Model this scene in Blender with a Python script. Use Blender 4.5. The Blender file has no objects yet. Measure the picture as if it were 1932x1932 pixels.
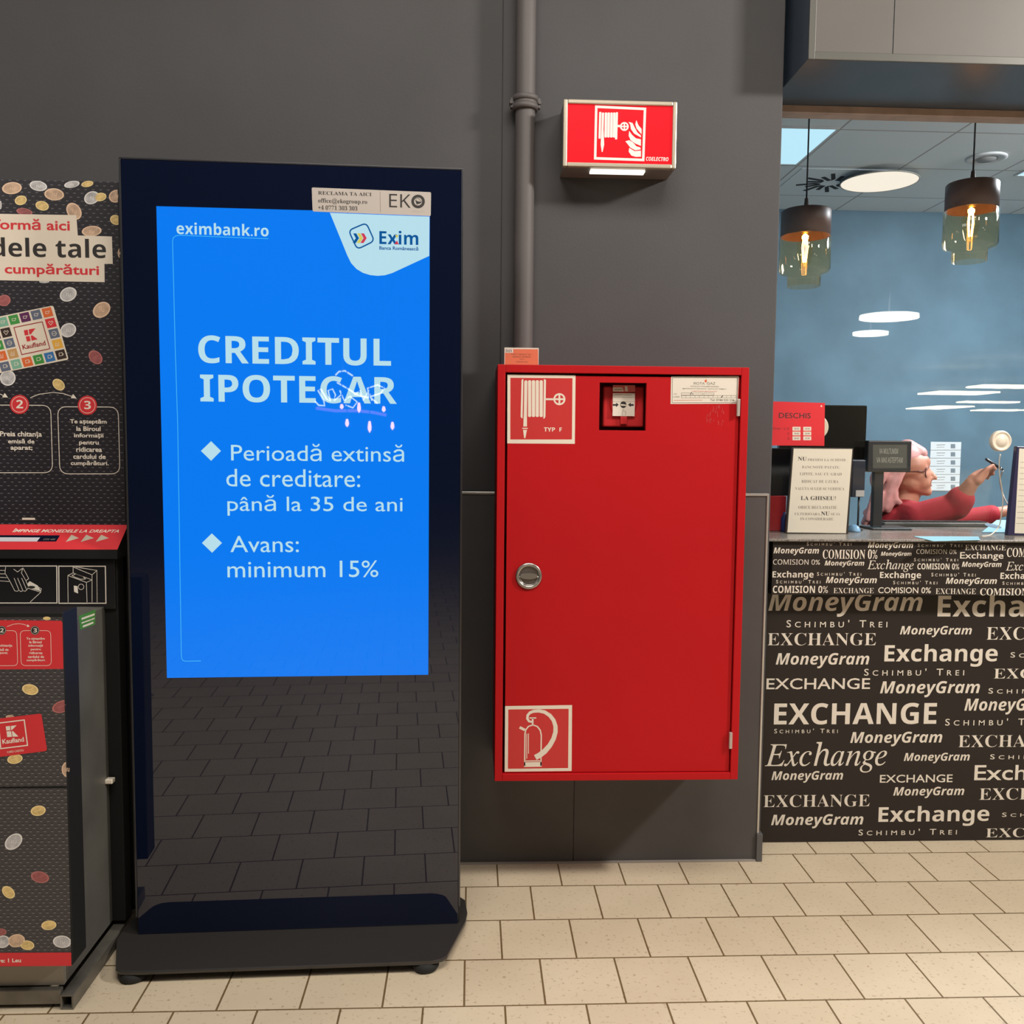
import bpy, bmesh, math, random
from mathutils import Vector, Matrix
random.seed(4)
S = bpy.context.scene
COL = S.collection

# ------------------------------------------------------------------ camera, world, lights, exposure
F_PX, YAW, PITCH, ROLL, CAM_H = 1713.6, .0437, .0757, -.0091, 1.3765
def cam_axes():
    cy, sy, cp, sp = math.cos(YAW), math.sin(YAW), math.cos(PITCH), math.sin(PITCH)
    Fw = Vector((sy*cp, cy*cp, -sp)); R = Vector((cy, -sy, 0)); D = Fw.cross(R)
    cr, sr = math.cos(ROLL), math.sin(ROLL)
    return cr*R + sr*D, -sr*R + cr*D, Fw
RX, DN, FW = cam_axes()
CAMP = Vector((0, 0, CAM_H))
cam = bpy.data.cameras.new('camera'); cam.sensor_fit = 'HORIZONTAL'; cam.sensor_width = 36
cam.lens = F_PX/1932*36; cam.clip_start = .02; cam.clip_end = 200
cob = bpy.data.objects.new('camera', cam); COL.objects.link(cob)
cob.matrix_world = Matrix(((RX.x, -DN.x, -FW.x, 0), (RX.y, -DN.y, -FW.y, 0), (RX.z, -DN.z, -FW.z, CAM_H), (0, 0, 0, 1)))
S.camera = cob
S.view_settings.view_transform = 'Standard'; S.view_settings.look = 'None'
S.view_settings.exposure = 0.0; S.view_settings.gamma = 1.0
S.view_settings.use_curve_mapping = False
try:
    S.cycles.use_denoising = True; S.cycles.max_bounces = 8; S.cycles.transparent_max_bounces = 16
    S.cycles.caustics_reflective = False; S.cycles.caustics_refractive = False
    S.cycles.sample_clamp_indirect = 4.0
except Exception: pass
w = bpy.data.worlds.new('world'); S.world = w; w.use_nodes = True
w.node_tree.nodes['Background'].inputs[0].default_value = (1, .95, .9, 1)
w.node_tree.nodes['Background'].inputs[1].default_value = .05
def area(name, loc, target, sx, sy, power, col):
    l = bpy.data.lights.new(name, 'AREA'); l.shape = 'RECTANGLE'; l.size = sx; l.size_y = sy
    l.energy = power; l.color = col
    o = bpy.data.objects.new(name, l); COL.objects.link(o); o.location = loc
    o.rotation_euler = (Vector(target)-Vector(loc)).to_track_quat('-Z', 'Y').to_euler()
    return o
# ceiling lamps of the hall: one strong row to the right, softer ones around
area('hall_lamp_key', (3.7, .95, 3.5), (.4, 2.9, 1.7), .42, .28, 165, (1, .95, .88))
area('hall_lamp_over', (.2, .3, 4.2), (.2, .6, 0), 2.4, 1.4, 140, (1, .95, .87))
area('hall_lamp_left', (-4.5, -1.0, 4.2), (-.5, 2.8, .8), 2.5, 1.2, 72, (1, .96, .90))

# ------------------------------------------------------------------ picture point -> point of a plane of the place
def ray(x, y): return RX*(x-966) + DN*(y-966) + FW*F_PX
class Surf:
    def __init__(s, o, u, v):
        s.o = Vector(o); s.u = Vector(u).normalized(); v = Vector(v); v = v - s.u*v.dot(s.u); s.v = v.normalized()
        s.n = s.u.cross(s.v)                                   # toward the viewer
    def uv(s, x, y):
        d = ray(x, y); t = (s.o-CAMP).dot(s.n)/d.dot(s.n); P = CAMP + d*t - s.o
        return (P.dot(s.u), P.dot(s.v))
    def at(s, a, b, off=0.0):
        if 0 < off < .004: off *= .35                            # prints lie almost flush
        return s.o + s.u*a + s.v*b + s.n*off
    def P(s, x, y, off=0.0):
        a, b = s.uv(x, y); return s.at(a, b, off)
def SY(Y): return Surf((0, Y, 0), (1, 0, 0), (0, 0, 1))
def SZ(Z): return Surf((0, 0, Z), (1, 0, 0), (0, 1, 0))
def SX(X): return Surf((X, 0, 0), (0, 1, 0), (0, 0, 1))       # faces +X
def W(x, y, Y): return SY(Y).P(x, y)

# ------------------------------------------------------------------ materials
MATS = {}
def lin(c): return tuple(((v/255+.055)/1.055)**2.4 if v/255 > .04045 else v/255/12.92 for v in c)
def mat(name, rgb=(.5, .5, .5), rough=.5, metal=0., emit=0., spec=.5, noise=0., nscale=8., bump=0., bscale=40., ior=None, srgb=None, coat=0.):
    if name in MATS: return MATS[name]
    if srgb: rgb = lin(srgb)
    m = bpy.data.materials.new(name); m.use_nodes = True; nt = m.node_tree; b = nt.nodes['Principled BSDF']
    b.inputs['Base Color'].default_value = (*rgb, 1); b.inputs['Roughness'].default_value = rough
    b.inputs['Metallic'].default_value = metal; b.inputs['Specular IOR Level'].default_value = spec
    if ior: b.inputs['IOR'].default_value = ior
    if coat: b.inputs['Coat Weight'].default_value = coat; b.inputs['Coat Roughness'].default_value = .05
    if emit:
        b.inputs['Emission Color'].default_value = (*rgb, 1); b.inputs['Emission Strength'].default_value = emit
    if noise or bump:
        tc = nt.nodes.new('ShaderNodeTexCoord')
    if noise:
        n = nt.nodes.new('ShaderNodeTexNoise'); n.inputs['Scale'].default_value = nscale; n.inputs['Detail'].default_value = 6
        nt.links.new(tc.outputs['Object'], n.inputs['Vector'])
        r = nt.nodes.new('ShaderNodeValToRGB'); r.color_ramp.elements[0].position = .3; r.color_ramp.elements[1].position = .7
        r.color_ramp.elements[0].color = (*[max(0, v*(1-noise)) for v in rgb], 1)
        r.color_ramp.elements[1].color = (*[min(1, v*(1+noise)) for v in rgb], 1)
        nt.links.new(n.outputs['Fac'], r.inputs['Fac']); nt.links.new(r.outputs['Color'], b.inputs['Base Color'])
    if bump:
        n2 = nt.nodes.new('ShaderNodeTexNoise'); n2.inputs['Scale'].default_value = bscale; n2.inputs['Detail'].default_value = 4
        nt.links.new(tc.outputs['Object'], n2.inputs['Vector'])
        bp = nt.nodes.new('ShaderNodeBump'); bp.inputs['Strength'].default_value = bump; bp.inputs['Distance'].default_value = .002
        nt.links.new(n2.outputs['Fac'], bp.inputs['Height']); nt.links.new(bp.outputs['Normal'], b.inputs['Normal'])
    MATS[name] = m; return m
def screen_mat(name, srgb, k=1.0):        # lit pixels under the glossy front glass
    m = mat(name, (.004, .004, .006), rough=.012, ior=1.6, spec=.5)
    b = m.node_tree.nodes['Principled BSDF']; b.inputs['IOR'].default_value = 1.36
    b.inputs['Emission Color'].default_value = (*lin(srgb), 1); b.inputs['Emission Strength'].default_value = k
    return m
def glass_mat(name, tint=(1, 1, 1), refl=1.0, f0=.04):
    if name in MATS: return MATS[name]
    m = bpy.data.materials.new(name); m.use_nodes = True; nt = m.node_tree; nt.nodes.clear()
    out = nt.nodes.new('ShaderNodeOutputMaterial'); tr = nt.nodes.new('ShaderNodeBsdfTransparent')
    tr.inputs['Color'].default_value = (*tint, 1)
    gl = nt.nodes.new('ShaderNodeBsdfGlossy'); gl.inputs['Roughness'].default_value = .0; gl.inputs['Color'].default_value = (refl, refl, refl, 1)
    lw = nt.nodes.new('ShaderNodeLayerWeight'); lw.inputs['Blend'].default_value = .5     # Schlick reflection, same from both sides
    pw = nt.nodes.new('ShaderNodeMath'); pw.operation = 'POWER'; nt.links.new(lw.outputs['Facing'], pw.inputs[0]); pw.inputs[1].default_value = 5
    fr = nt.nodes.new('ShaderNodeMath'); fr.operation = 'MULTIPLY_ADD'; nt.links.new(pw.outputs[0], fr.inputs[0]); fr.inputs[1].default_value = 1-f0; fr.inputs[2].default_value = f0
    mx = nt.nodes.new('ShaderNodeMixShader')
    nt.links.new(fr.outputs[0], mx.inputs[0]); nt.links.new(tr.outputs[0], mx.inputs[1]); nt.links.new(gl.outputs[0], mx.inputs[2])
    nt.links.new(mx.outputs[0], out.inputs['Surface']); MATS[name] = m; return m
def floor_mat(name, ox, oy):
    m = bpy.data.materials.new(name); m.use_nodes = True; nt = m.node_tree; b = nt.nodes['Principled BSDF']; L = nt.links
    tc = nt.nodes.new('ShaderNodeTexCoord'); mp = nt.nodes.new('ShaderNodeMapping')
    mp.inputs['Location'].default_value = (ox, oy, 0); mp.inputs['Scale'].default_value = (1, -1, 1)
    L.new(tc.outputs['Object'], mp.inputs['Vector'])
    br = nt.nodes.new('ShaderNodeTexBrick'); br.offset = .5; br.offset_frequency = 2; br.squash = 1
    for k, v in (('Scale', 1), ('Brick Width', .2), ('Row Height', .2), ('Mortar Size', .0028), ('Mortar Smooth', .25), ('Bias', 0)):
        br.inputs[k].default_value = v
    br.inputs['Color1'].default_value = (.60, .50, .36, 1); br.inputs['Color2'].default_value = (.565, .465, .33, 1)
    br.inputs['Mortar'].default_value = (.155, .10, .045, 1)
    L.new(mp.outputs[0], br.inputs['Vector'])
    n = nt.nodes.new('ShaderNodeTexNoise'); n.inputs['Scale'].default_value = 95; n.inputs['Detail'].default_value = 3
    L.new(tc.outputs['Object'], n.inputs['Vector'])
    r = nt.nodes.new('ShaderNodeValToRGB'); r.color_ramp.elements[0].position = .27; r.color_ramp.elements[0].color = (.62, .56, .5, 1)
    r.color_ramp.elements[1].position = .40; r.color_ramp.elements[1].color = (1, 1, 1, 1)
    L.new(n.outputs['Fac'], r.inputs['Fac'])
    n2 = nt.nodes.new('ShaderNodeTexNoise'); n2.inputs['Scale'].default_value = 5; n2.inputs['Detail'].default_value = 5
    L.new(tc.outputs['Object'], n2.inputs['Vector'])
    r2 = nt.nodes.new('ShaderNodeValToRGB'); r2.color_ramp.elements[0].position = .3; r2.color_ramp.elements[0].color = (.92, .91, .90, 1)
    r2.color_ramp.elements[1].position = .7; r2.color_ramp.elements[1].color = (1, 1, 1, 1)
    L.new(n2.outputs['Fac'], r2.inputs['Fac'])
    def mul(a, c):
        x = nt.nodes.new('ShaderNodeMix'); x.data_type = 'RGBA'; x.blend_type = 'MULTIPLY'; x.inputs[0].default_value = 1
        L.new(a, x.inputs[6]); L.new(c, x.inputs[7]); return x.outputs[2]
    L.new(mul(mul(br.outputs['Color'], r.outputs['Color']), r2.outputs['Color']), b.inputs['Base Color'])
    b.inputs['Roughness'].default_value = .42; b.inputs['Specular IOR Level'].default_value = .35
    bp = nt.nodes.new('ShaderNodeBump'); bp.invert = True; bp.inputs['Strength'].default_value = .5; bp.inputs['Distance'].default_value = .002
    L.new(br.outputs['Fac'], bp.inputs['Height']); L.new(bp.outputs['Normal'], b.inputs['Normal'])
    MATS[name] = m; return m
def dash_mat(name, base, dash, sx, sz):        # print of a dark embossed sheet with rows of small bright dashes
    m = bpy.data.materials.new(name); m.use_nodes = True; nt = m.node_tree; b = nt.nodes['Principled BSDF']; L = nt.links
    def M(op, a, c=None):
        x = nt.nodes.new('ShaderNodeMath'); x.operation = op
        for i, v in enumerate((a, c)):
            if v is None: continue
            if isinstance(v, (int, float)): x.inputs[i].default_value = v
            else: L.new(v, x.inputs[i])
        return x.outputs[0]
    tc = nt.nodes.new('ShaderNodeTexCoord'); sp = nt.nodes.new('ShaderNodeSeparateXYZ'); L.new(tc.outputs['Object'], sp.inputs[0])
    v = M('DIVIDE', sp.outputs['Z'], sz); row = M('FLOOR', v); odd = M('MULTIPLY', M('FLOORED_MODULO', row, 2), .5)
    u = M('FRACT', M('ADD', M('DIVIDE', sp.outputs['X'], sx), odd)); vf = M('FRACT', v)
    hit = M('MULTIPLY', M('LESS_THAN', M('ABSOLUTE', M('SUBTRACT', u, .5)), .17), M('LESS_THAN', M('ABSOLUTE', M('SUBTRACT', vf, .5)), .14))
    shd = M('MULTIPLY', M('LESS_THAN', M('ABSOLUTE', M('SUBTRACT', u, .5)), .17), M('LESS_THAN', M('ABSOLUTE', M('SUBTRACT', vf, .85)), .2))
    mx = nt.nodes.new('ShaderNodeMix'); mx.data_type = 'RGBA'; L.new(hit, mx.inputs[0]); mx.inputs[6].default_value = (*base, 1); mx.inputs[7].default_value = (*dash, 1)
    mx2 = nt.nodes.new('ShaderNodeMix'); mx2.data_type = 'RGBA'; L.new(M('MULTIPLY', shd, .6), mx2.inputs[0]); L.new(mx.outputs[2], mx2.inputs[6]); mx2.inputs[7].default_value = (.008, .007, .008, 1)
    L.new(mx2.outputs[2], b.inputs['Base Color']); b.inputs['Roughness'].default_value = .4
    MATS[name] = m; return m
def panel_mat(name, base, sx, sz, line):       # suspended-ceiling tiles: thin joint lines on a light panel
    m = bpy.data.materials.new(name); m.use_nodes = True; nt = m.node_tree; b = nt.nodes['Principled BSDF']; L = nt.links
    tc = nt.nodes.new('ShaderNodeTexCoord'); mp = nt.nodes.new('ShaderNodeMapping'); mp.inputs['Location'].default_value = (sx, sz, 0)
    L.new(tc.outputs['Object'], mp.inputs['Vector'])
    br = nt.nodes.new('ShaderNodeTexBrick'); br.offset = 0; br.squash = 1
    for k, v in (('Scale', 1), ('Brick Width', .6), ('Row Height', .6), ('Mortar Size', .006), ('Mortar Smooth', .1)): br.inputs[k].default_value = v
    br.inputs['Color1'].default_value = (*base, 1); br.inputs['Color2'].default_value = (*[v*.97 for v in base], 1); br.inputs['Mortar'].default_value = (*line, 1)
    L.new(mp.outputs[0], br.inputs['Vector']); L.new(br.outputs['Color'], b.inputs['Base Color']); b.inputs['Roughness'].default_value = .9
    MATS[name] = m; return m

# ------------------------------------------------------------------ mesh building
class MB:
    def __init__(s): s.bm = bmesh.new(); s.mats = []
    def mi(s, m):
        if m not in s.mats: s.mats.append(m)
        return s.mats.index(m)
    def poly(s, pts, m, smooth=False):
        try: f = s.bm.faces.new([s.bm.verts.new(p) for p in pts])
        except ValueError: return
        f.material_index = s.mi(m); f.smooth = smooth; return f
    def box(s, a, b, m, bev=0., seg=2, rot=None):
        a, b = Vector(a), Vector(b); c = (a+b)/2; d = b-a
        r = bmesh.ops.create_cube(s.bm, size=1); vs = r['verts']
        for v in vs: v.co = Vector((v.co.x*d.x, v.co.y*d.y, v.co.z*d.z))
        fs = set(f for v in vs for f in v.link_faces)
        if bev:
            es = list(set(e for v in vs for e in v.link_edges))
            r = bmesh.ops.bevel(s.bm, geom=es, offset=min(bev, min(abs(d.x), abs(d.y), abs(d.z))*.45), segments=seg, affect='EDGES', profile=.5)
            fs = set(f for f in r['faces']) | set(f for f in fs if f.is_valid); vs = list(set(v for f in fs for v in f.verts))
        for v in vs: v.co = (rot @ v.co if rot else v.co) + c
        i = s.mi(m)
        for f in fs: f.material_index = i
        return fs
    def prism(s, pts, vec, m, bev=0.):                        # outline extruded along vec
        vec = Vector(vec); k = len(pts); A = [s.bm.verts.new(p) for p in pts]; B = [s.bm.verts.new(Vector(p)+vec) for p in pts]
        i = s.mi(m); fs = [s.bm.faces.new(A), s.bm.faces.new(B[::-1])]
        for j in range(k): fs.append(s.bm.faces.new((A[j], B[j], B[(j+1) % k], A[(j+1) % k])))
        if bev:
            es = [e for e in set(fs[0].edges) | set(fs[1].edges)]
            r = bmesh.ops.bevel(s.bm, geom=es, offset=bev, segments=2, affect='EDGES', profile=.5)
            fs = [f for f in fs if f.is_valid] + list(r['faces'])
        bmesh.ops.recalc_face_normals(s.bm, faces=[f for f in fs if f.is_valid])
        for f in fs:
            if f.is_valid: f.material_index = i
    def lathe(s, prof, c, m, axis=(0, 0, 1), n=40, smooth=True):        # prof: (radius, height)
        ax = Vector(axis).normalized(); q = ax.to_track_quat('Z', 'Y').to_matrix(); c = Vector(c); i = s.mi(m); R = []
        for r, h in prof:
            if r <= 1e-6: R.append([s.bm.verts.new(c + q @ Vector((0, 0, h)))])
            else: R.append([s.bm.verts.new(c + q @ Vector((r*math.cos(2*math.pi*k/n), r*math.sin(2*math.pi*k/n), h))) for k in range(n)])
        fs = []
        for A, B in zip(R, R[1:]):
            for k in range(n):
                l = (k+1) % n
                if len(A) == 1 and len(B) == 1: continue
                if len(A) == 1: f = s.bm.faces.new((A[0], B[k], B[l]))
                elif len(B) == 1: f = s.bm.faces.new((A[k], A[l], B[0]))
                else: f = s.bm.faces.new((A[k], A[l], B[l], B[k]))
                f.material_index = i; f.smooth = smooth; fs.append(f)
        bmesh.ops.recalc_face_normals(s.bm, faces=fs)
    def cyl(s, c, r, h, m, axis=(0, 0, 1), n=32, bev=0.):
        p = [(0, 0), (r, 0), (r, h), (0, h)] if not bev else [(0, 0), (r-bev, 0), (r, bev), (r, h-bev), (r-bev, h), (0, h)]
        s.lathe(p, c, m, axis, n, smooth=False)
    def tube(s, pts, r, m, n=10, closed=False):
        pts = [Vector(p) for p in pts]; K = len(pts); i = s.mi(m); rings = []; up = None
        rr = r if isinstance(r, (list, tuple)) else [r]*K
        for k in range(K):
            a = pts[k-1] if k > 0 or closed else pts[k]; b = pts[(k+1) % K] if k < K-1 or closed else pts[k]
            t = (b-a).normalized()
            if up is None: up = t.orthogonal().normalized()
            up = (up - t*up.dot(t)).normalized(); sd = t.cross(up)
            rings.append([s.bm.verts.new(pts[k] + (up*math.cos(2*math.pi*j/n) + sd*math.sin(2*math.pi*j/n))*rr[k]) for j in range(n)])
        for k in range(K if closed else K-1):
            A, B = rings[k], rings[(k+1) % K]
            for j in range(n):
                f = s.bm.faces.new((A[j], A[(j+1) % n], B[(j+1) % n], B[j])); f.material_index = i; f.smooth = True
        if not closed:
            for Rg, fl in ((rings[0], True), (rings[-1], False)):
                f = s.bm.faces.new(Rg[::-1] if fl else Rg); f.material_index = i
    # flat prints on a Surf, given in picture coordinates
    def pp(s, sf, pts, m, off=.0006): s.poly([sf.P(x, y, off) for x, y in pts], m)
    def quad(s, sf, x0, y0, x1, y1, m, off=.0006): s.pp(sf, [(x0, y1), (x1, y1), (x1, y0), (x0, y0)], m, off)
    def line(s, sf, pts, wpx, m, off=.0008, closed=False):
        Q = [Vector(sf.uv(*p)) for p in pts]
        a = Vector(sf.uv(pts[0][0]+wpx, pts[0][1])); hw = (a-Q[0]).length/2
        s.line_uv(sf, Q, hw, m, off, closed)
    def line_uv(s, sf, Q, hw, m, off=.0008, closed=False):
        K = len(Q); Lf, Rt = [], []
        hws = hw if isinstance(hw, (list, tuple)) else [hw]*K
        for k in range(K):
            a = Q[k-1] if k > 0 or closed else Q[k]; b = Q[(k+1) % K] if k < K-1 or closed else Q[k]
            d1 = (Q[k]-a); d2 = (b-Q[k])
            d1 = d1.normalized() if d1.length > 1e-9 else d2.normalized(); d2 = d2.normalized() if d2.length > 1e-9 else d1
            t = (d1+d2); t = t.normalized() if t.length > 1e-6 else d1
            nrm = Vector((-t.y, t.x)); c = max(.4, abs(nrm.dot(Vector((-d1.y, d1.x))))); h = hws[k]/c
            Lf.append(Q[k]+nrm*h); Rt.append(Q[k]-nrm*h)
        i = s.mi(m); LV = [s.bm.verts.new(sf.at(p.x, p.y, off)) for p in Lf]; RV = [s.bm.verts.new(sf.at(p.x, p.y, off)) for p in Rt]
        for k in range(K if closed else K-1):
            l = (k+1) % K; f = s.bm.faces.new((LV[k], RV[k], RV[l], LV[l])); f.material_index = i
    def ell(s, sf, cx, cy, rx, ry, m, off=.0008, ang=0., n=28, arc=None):
        a = math.radians(ang); P = []
        for k in range(n):
            t = 2*math.pi*k/n; x, y = rx*math.cos(t), ry*math.sin(t)
            P.append((cx + x*math.cos(a) - y*math.sin(a), cy + x*math.sin(a) + y*math.cos(a)))
        s.pp(sf, P[::-1], m, off)
    def ring(s, sf, cx, cy, r, wpx, m, off=.0008, n=36):
        s.line(sf, [(cx + r*math.cos(2*math.pi*k/n), cy + r*math.sin(2*math.pi*k/n)) for k in range(n)], wpx, m, off, True)
    def rrect(s, sf, pts, r, wpx, m, off=.0008):             # outline of a rounded quadrilateral
        P = []
        for k in range(4):
            c = Vector(pts[k]); a = (Vector(pts[k-1])-c).normalized()*r; b = (Vector(pts[(k+1) % 4])-c).normalized()*r
            for j in range(7):
                t = j/6; P.append(tuple(c + a*(1-t)**2 + b*t**2))
        s.line(sf, P, wpx, m, off, True)
    def rquad(s, sf, pts, r, m, off=.0006):
        P = []
        for k in range(4):
            c = Vector(pts[k]); a = (Vector(pts[k-1])-c).normalized()*r; b = (Vector(pts[(k+1) % 4])-c).normalized()*r
            for j in range(6):
                t = j/5; P.append(tuple(c + a*(1-t)**2 + b*t**2))
        s.pp(sf, P, m, off)
    def text(s, sf, body, style, bl, tr, m, off=.0009, full=None, base=None):
        """ink of the text fitted between picture points bl (bottom left) and tr (top right); base=(p0,p1,h): slanted baseline"""
        V, Fc, bb = glyphs(body, style); V2, F2, b2 = (V, Fc, bb) if not full else glyphs(full, style)
        if base:
            p0, p1, hp = base; a = Vector(sf.uv(*p0)); b = Vector(sf.uv(*p1)); e = b-a; wd = e.length; e.normalize(); g = Vector((-e.y, e.x))
            sx = wd/(bb[2]-bb[0]); q = Vector(sf.uv(p0[0], p0[1]-hp)); sy = (q-a).length/(bb[3]-bb[1])
        else:
            a = Vector(sf.uv(*bl)); b = Vector(sf.uv(*tr)); e, g = Vector((1, 0)), Vector((0, 1))
            sx = (b.x-a.x)/(bb[2]-bb[0]); sy = (b.y-a.y)/(bb[3]-bb[1])
        ox = bb[0] if not full else b2[2]-(bb[2]-bb[0])       # align the visible tail on the right
        i = s.mi(m); vs = []
        for x, y in V2:
            p = a + e*((x-ox)*sx) + g*((y-bb[1])*sy); vs.append(s.bm.verts.new(sf.at(p.x, p.y, off)))
        for fc in F2:
            try: f = s.bm.faces.new([vs[k] for k in fc]); f.material_index = i
            except ValueError: pass
    def build(s, name, parent=None, loc=None):
        me = bpy.data.meshes.new(name)
        L = Vector((0, 0, 0))
        if parent is not None:
            p = parent
            while p is not None: L += p.location; p = p.parent
        if loc is not None: L = L + (Vector(loc)-L)
        bmesh.ops.translate(s.bm, verts=s.bm.verts, vec=-L)
        s.bm.to_mesh(me); s.bm.free()
        for m in s.mats: me.materials.append(m)
        o = bpy.data.objects.new(name, me); COL.objects.link(o)
        if parent is not None: o.parent = parent
        elif loc is not None: o.location = loc
        return o

def smap(t, up, lo, dg=None):
    r = ''
    for ch in t:
        if 'A' <= ch <= 'Z': r += chr(up+ord(ch)-65)
        elif 'a' <= ch <= 'z': r += chr(lo+ord(ch)-97) if not (lo == 0x1D44E and ch == 'h') else '\u210e'
        elif dg and '0' <= ch <= '9': r += chr(dg+ord(ch)-48)
        else: r += ch
    return r
GL = {}
def glyphs(body, style):
    k = (body, style)
    if k in GL: return GL[k]
    c = bpy.data.curves.new('t', 'FONT'); c.resolution_u = 3; c.size = 1; t = body; c.fill_mode = 'FRONT'
    if style == 'sb': t = smap(body, 0x1D5D4, 0x1D5EE, 0x1D7EC)        # bold sans
    elif style == 'sbi': t = smap(body, 0x1D63C, 0x1D656)              # bold italic sans
    elif style == 'sr': t = smap(body, 0x1D5A0, 0x1D5BA, 0x1D7E2)      # plain sans
    elif style == 'fb': t = smap(body, 0x1D400, 0x1D41A, 0x1D7CE)      # bold serif
    elif style == 'fr': t = smap(body, 0x1D400, 0x1D41A, 0x1D7CE); c.offset = -.010
    elif style == 'fi': t = smap(body, 0x1D434, 0x1D44E)               # italic serif
    elif style == 'gb': c.offset = .022                                # heavier, for accented words
    elif style == 'gi': c.offset = .014; c.shear = .3
    elif style == 'gm': c.offset = .008
    elif style == 'sc': c.space_character = 1.55; c.small_caps_scale = .78; c.offset = .003
    c.body = t
    if style == 'sc':
        for bf, ch in zip(c.body_format, t):
            if ch.islower(): bf.use_small_caps = True
    o = bpy.data.objects.new('t', c); COL.objects.link(o)
    me = o.to_mesh(); V = [(v.co.x, v.co.y) for v in me.vertices]; Fc = [tuple(p.vertices) for p in me.polygons]
    o.to_mesh_clear(); COL.objects.unlink(o); bpy.data.objects.remove(o); bpy.data.curves.remove(c)
    xs = [v[0] for v in V] or [0, 1]; ys = [v[1] for v in V] or [0, 1]
    GL[k] = (V, Fc, (min(xs), min(ys), max(xs), max(ys))); return GL[k]

def thing(name, label, cat, loc, group=None):
    o = bpy.data.objects.new(name, None); COL.objects.link(o); o.location = loc; o.empty_display_size = .1
    return tag(o, label, cat, group)
def tag(o, label, cat, group=None):
    o['label'] = label; o['category'] = cat
    if group: o['group'] = group
    return o
def struct(mb, name, loc=None):
    o = mb.build(name, loc=loc); o['kind'] = 'structure'; return o
def one(fn, name, parent=None, loc=None):
    mb = MB(); fn(mb); return mb.build(name, parent, loc)

# palette
wall_m = mat('dark_wall_paint', srgb=(68, 66, 67), rough=.75, noise=.07, nscale=3, bump=.15, bscale=120)
wains_m = mat('dark_wainscot_tile', srgb=(72, 69, 69), rough=.5, noise=.10, nscale=5)
trim_m = mat('beige_metal_trim', (.45, .40, .32), rough=.35, metal=.6)
black_gloss_glare = mat('black_gloss_glare', (.004, .0068, .021), rough=.015, ior=1.75)  # navy in the base colour imitates the screen's glare on black glass
black_paint = mat('black_paint', (.010, .010, .010), rough=.6, spec=.25)
black_soft = mat('black_plastic', (.012, .012, .013), rough=.5)
edge_m = mat('dark_edge_metal', (.10, .10, .11), rough=.3, metal=.9)
grey_metal = mat('grey_sheet_metal', (.135, .128, .112), rough=.45, metal=.35, noise=.2, nscale=6)
steel = mat('brushed_steel', (.42, .39, .36), rough=.3, metal=.9)
red_paint = mat('red_lacquer', (.43, .0045, .0075), rough=.5, spec=.22, noise=.05, nscale=2)
red_print = mat('red_print', srgb=(205, 45, 52), rough=.5)
red_stick = mat('red_sticker', srgb=(190, 45, 44), rough=.45)
white_print = mat('white_print', (.78, .70, .60), rough=.5)
cream = mat('cream_print', (.72, .63, .52), rough=.55)
ink = mat('dark_ink', (.02, .016, .014), rough=.6)
grey_ink = mat('grey_ink', (.16, .13, .11), rough=.6)
rubber = mat('black_rubber', (.01, .01, .01), rough=.8)

# ------------------------------------------------------------------ the setting
WL, WY, WV = 2.907, 2.90, 2.885           # left wall, pilaster, wainscot faces
XR = .958
fl = MB(); fl.poly([(-9, -58, 0), (34, -58, 0), (34, 2.929, 0), (-9, 2.929, 0)], floor_mat('floor_tiles', 20-.0866+.1, 2.929+8.0)); struct(fl, 'floor')
fl = MB(); fl.poly([(.5, 2.929, 0), (34, 2.929, 0), (34, 6.3, 0), (.5, 6.3, 0)], floor_mat('floor_tiles_recess', 20-.0703, 2.929+8.2)); struct(fl, 'floor')
b = MB(); b.box((-9, WL, 0), (.085, WL+.12, 4.4), wall_m); struct(b, 'wall_back')
b = MB(); b.box((.085, WY, 0), (XR+.008, WL+.12, 4.4), wall_m, .004); struct(b, 'wall_column')
zt = SY(WV).P(900, 928).z
jx = .3377
b = MB(); b.box((-9, WV, .0), (jx-.0012, WL-.001, zt-.006), wains_m, .0015); b.box((jx+.0012, WV, 0), (XR-.008, WY-.001, zt-.006), wains_m, .0015)
b.box((jx-.0012, WV+.006, .002), (jx+.0012, WY, zt-.01), mat('grout_pale', (.30, .26, .22), rough=.9, noise=.6, nscale=20)); struct(b, 'trim_1')
b = MB(); b.box((-9, WV-.004, zt-.007), (XR-.004, WL-.001, zt+.0005), mat('trim_light_metal', (.60, .58, .55), rough=.3, metal=.7), .001)
b.box((XR-.010, WV-.003, .09), (XR-.003, WY, zt), trim_m, .001); struct(b, 'trim_2')
b = MB(); b.box((XR-.012, WV-.010, 0), (XR+.008, WY+.10, .095), mat('grey_corner_shoe', srgb=(84, 82, 82), rough=.5), .002); struct(b, 'baseboard_corner')
b = MB(); b.box((-9, WV-.008, 0), (XR-.013, WV-.0005, .006), mat('grey_seal', (.30, .27, .24), rough=.7)); struct(b, 'baseboard_seal')
hall_dark = mat('hall_dark_surface', (.035, .034, .034), rough=.9)
b = MB(); b.poly([(-9, -58, 4.4), (-9, 3.0, 4.4), (34, 3.0, 4.4), (34, -58, 4.4)], hall_dark); struct(b, 'ceiling')
b = MB(); b.poly([(-9, -58, 0), (-9, -58, 4.4), (34, -58, 4.4), (34, -58, 0)], hall_dark); struct(b, 'wall_front')
b = MB(); b.poly([(-9, -58, 0), (-9, 3, 0), (-9, 3, 4.4), (-9, -58, 4.4)], hall_dark); struct(b, 'wall_left')
b = MB(); b.poly([(34, -58, 0), (34, -58, 4.4), (34, 6.3, 4.4), (34, 6.3, 0)], hall_dark); struct(b, 'wall_right')
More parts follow.
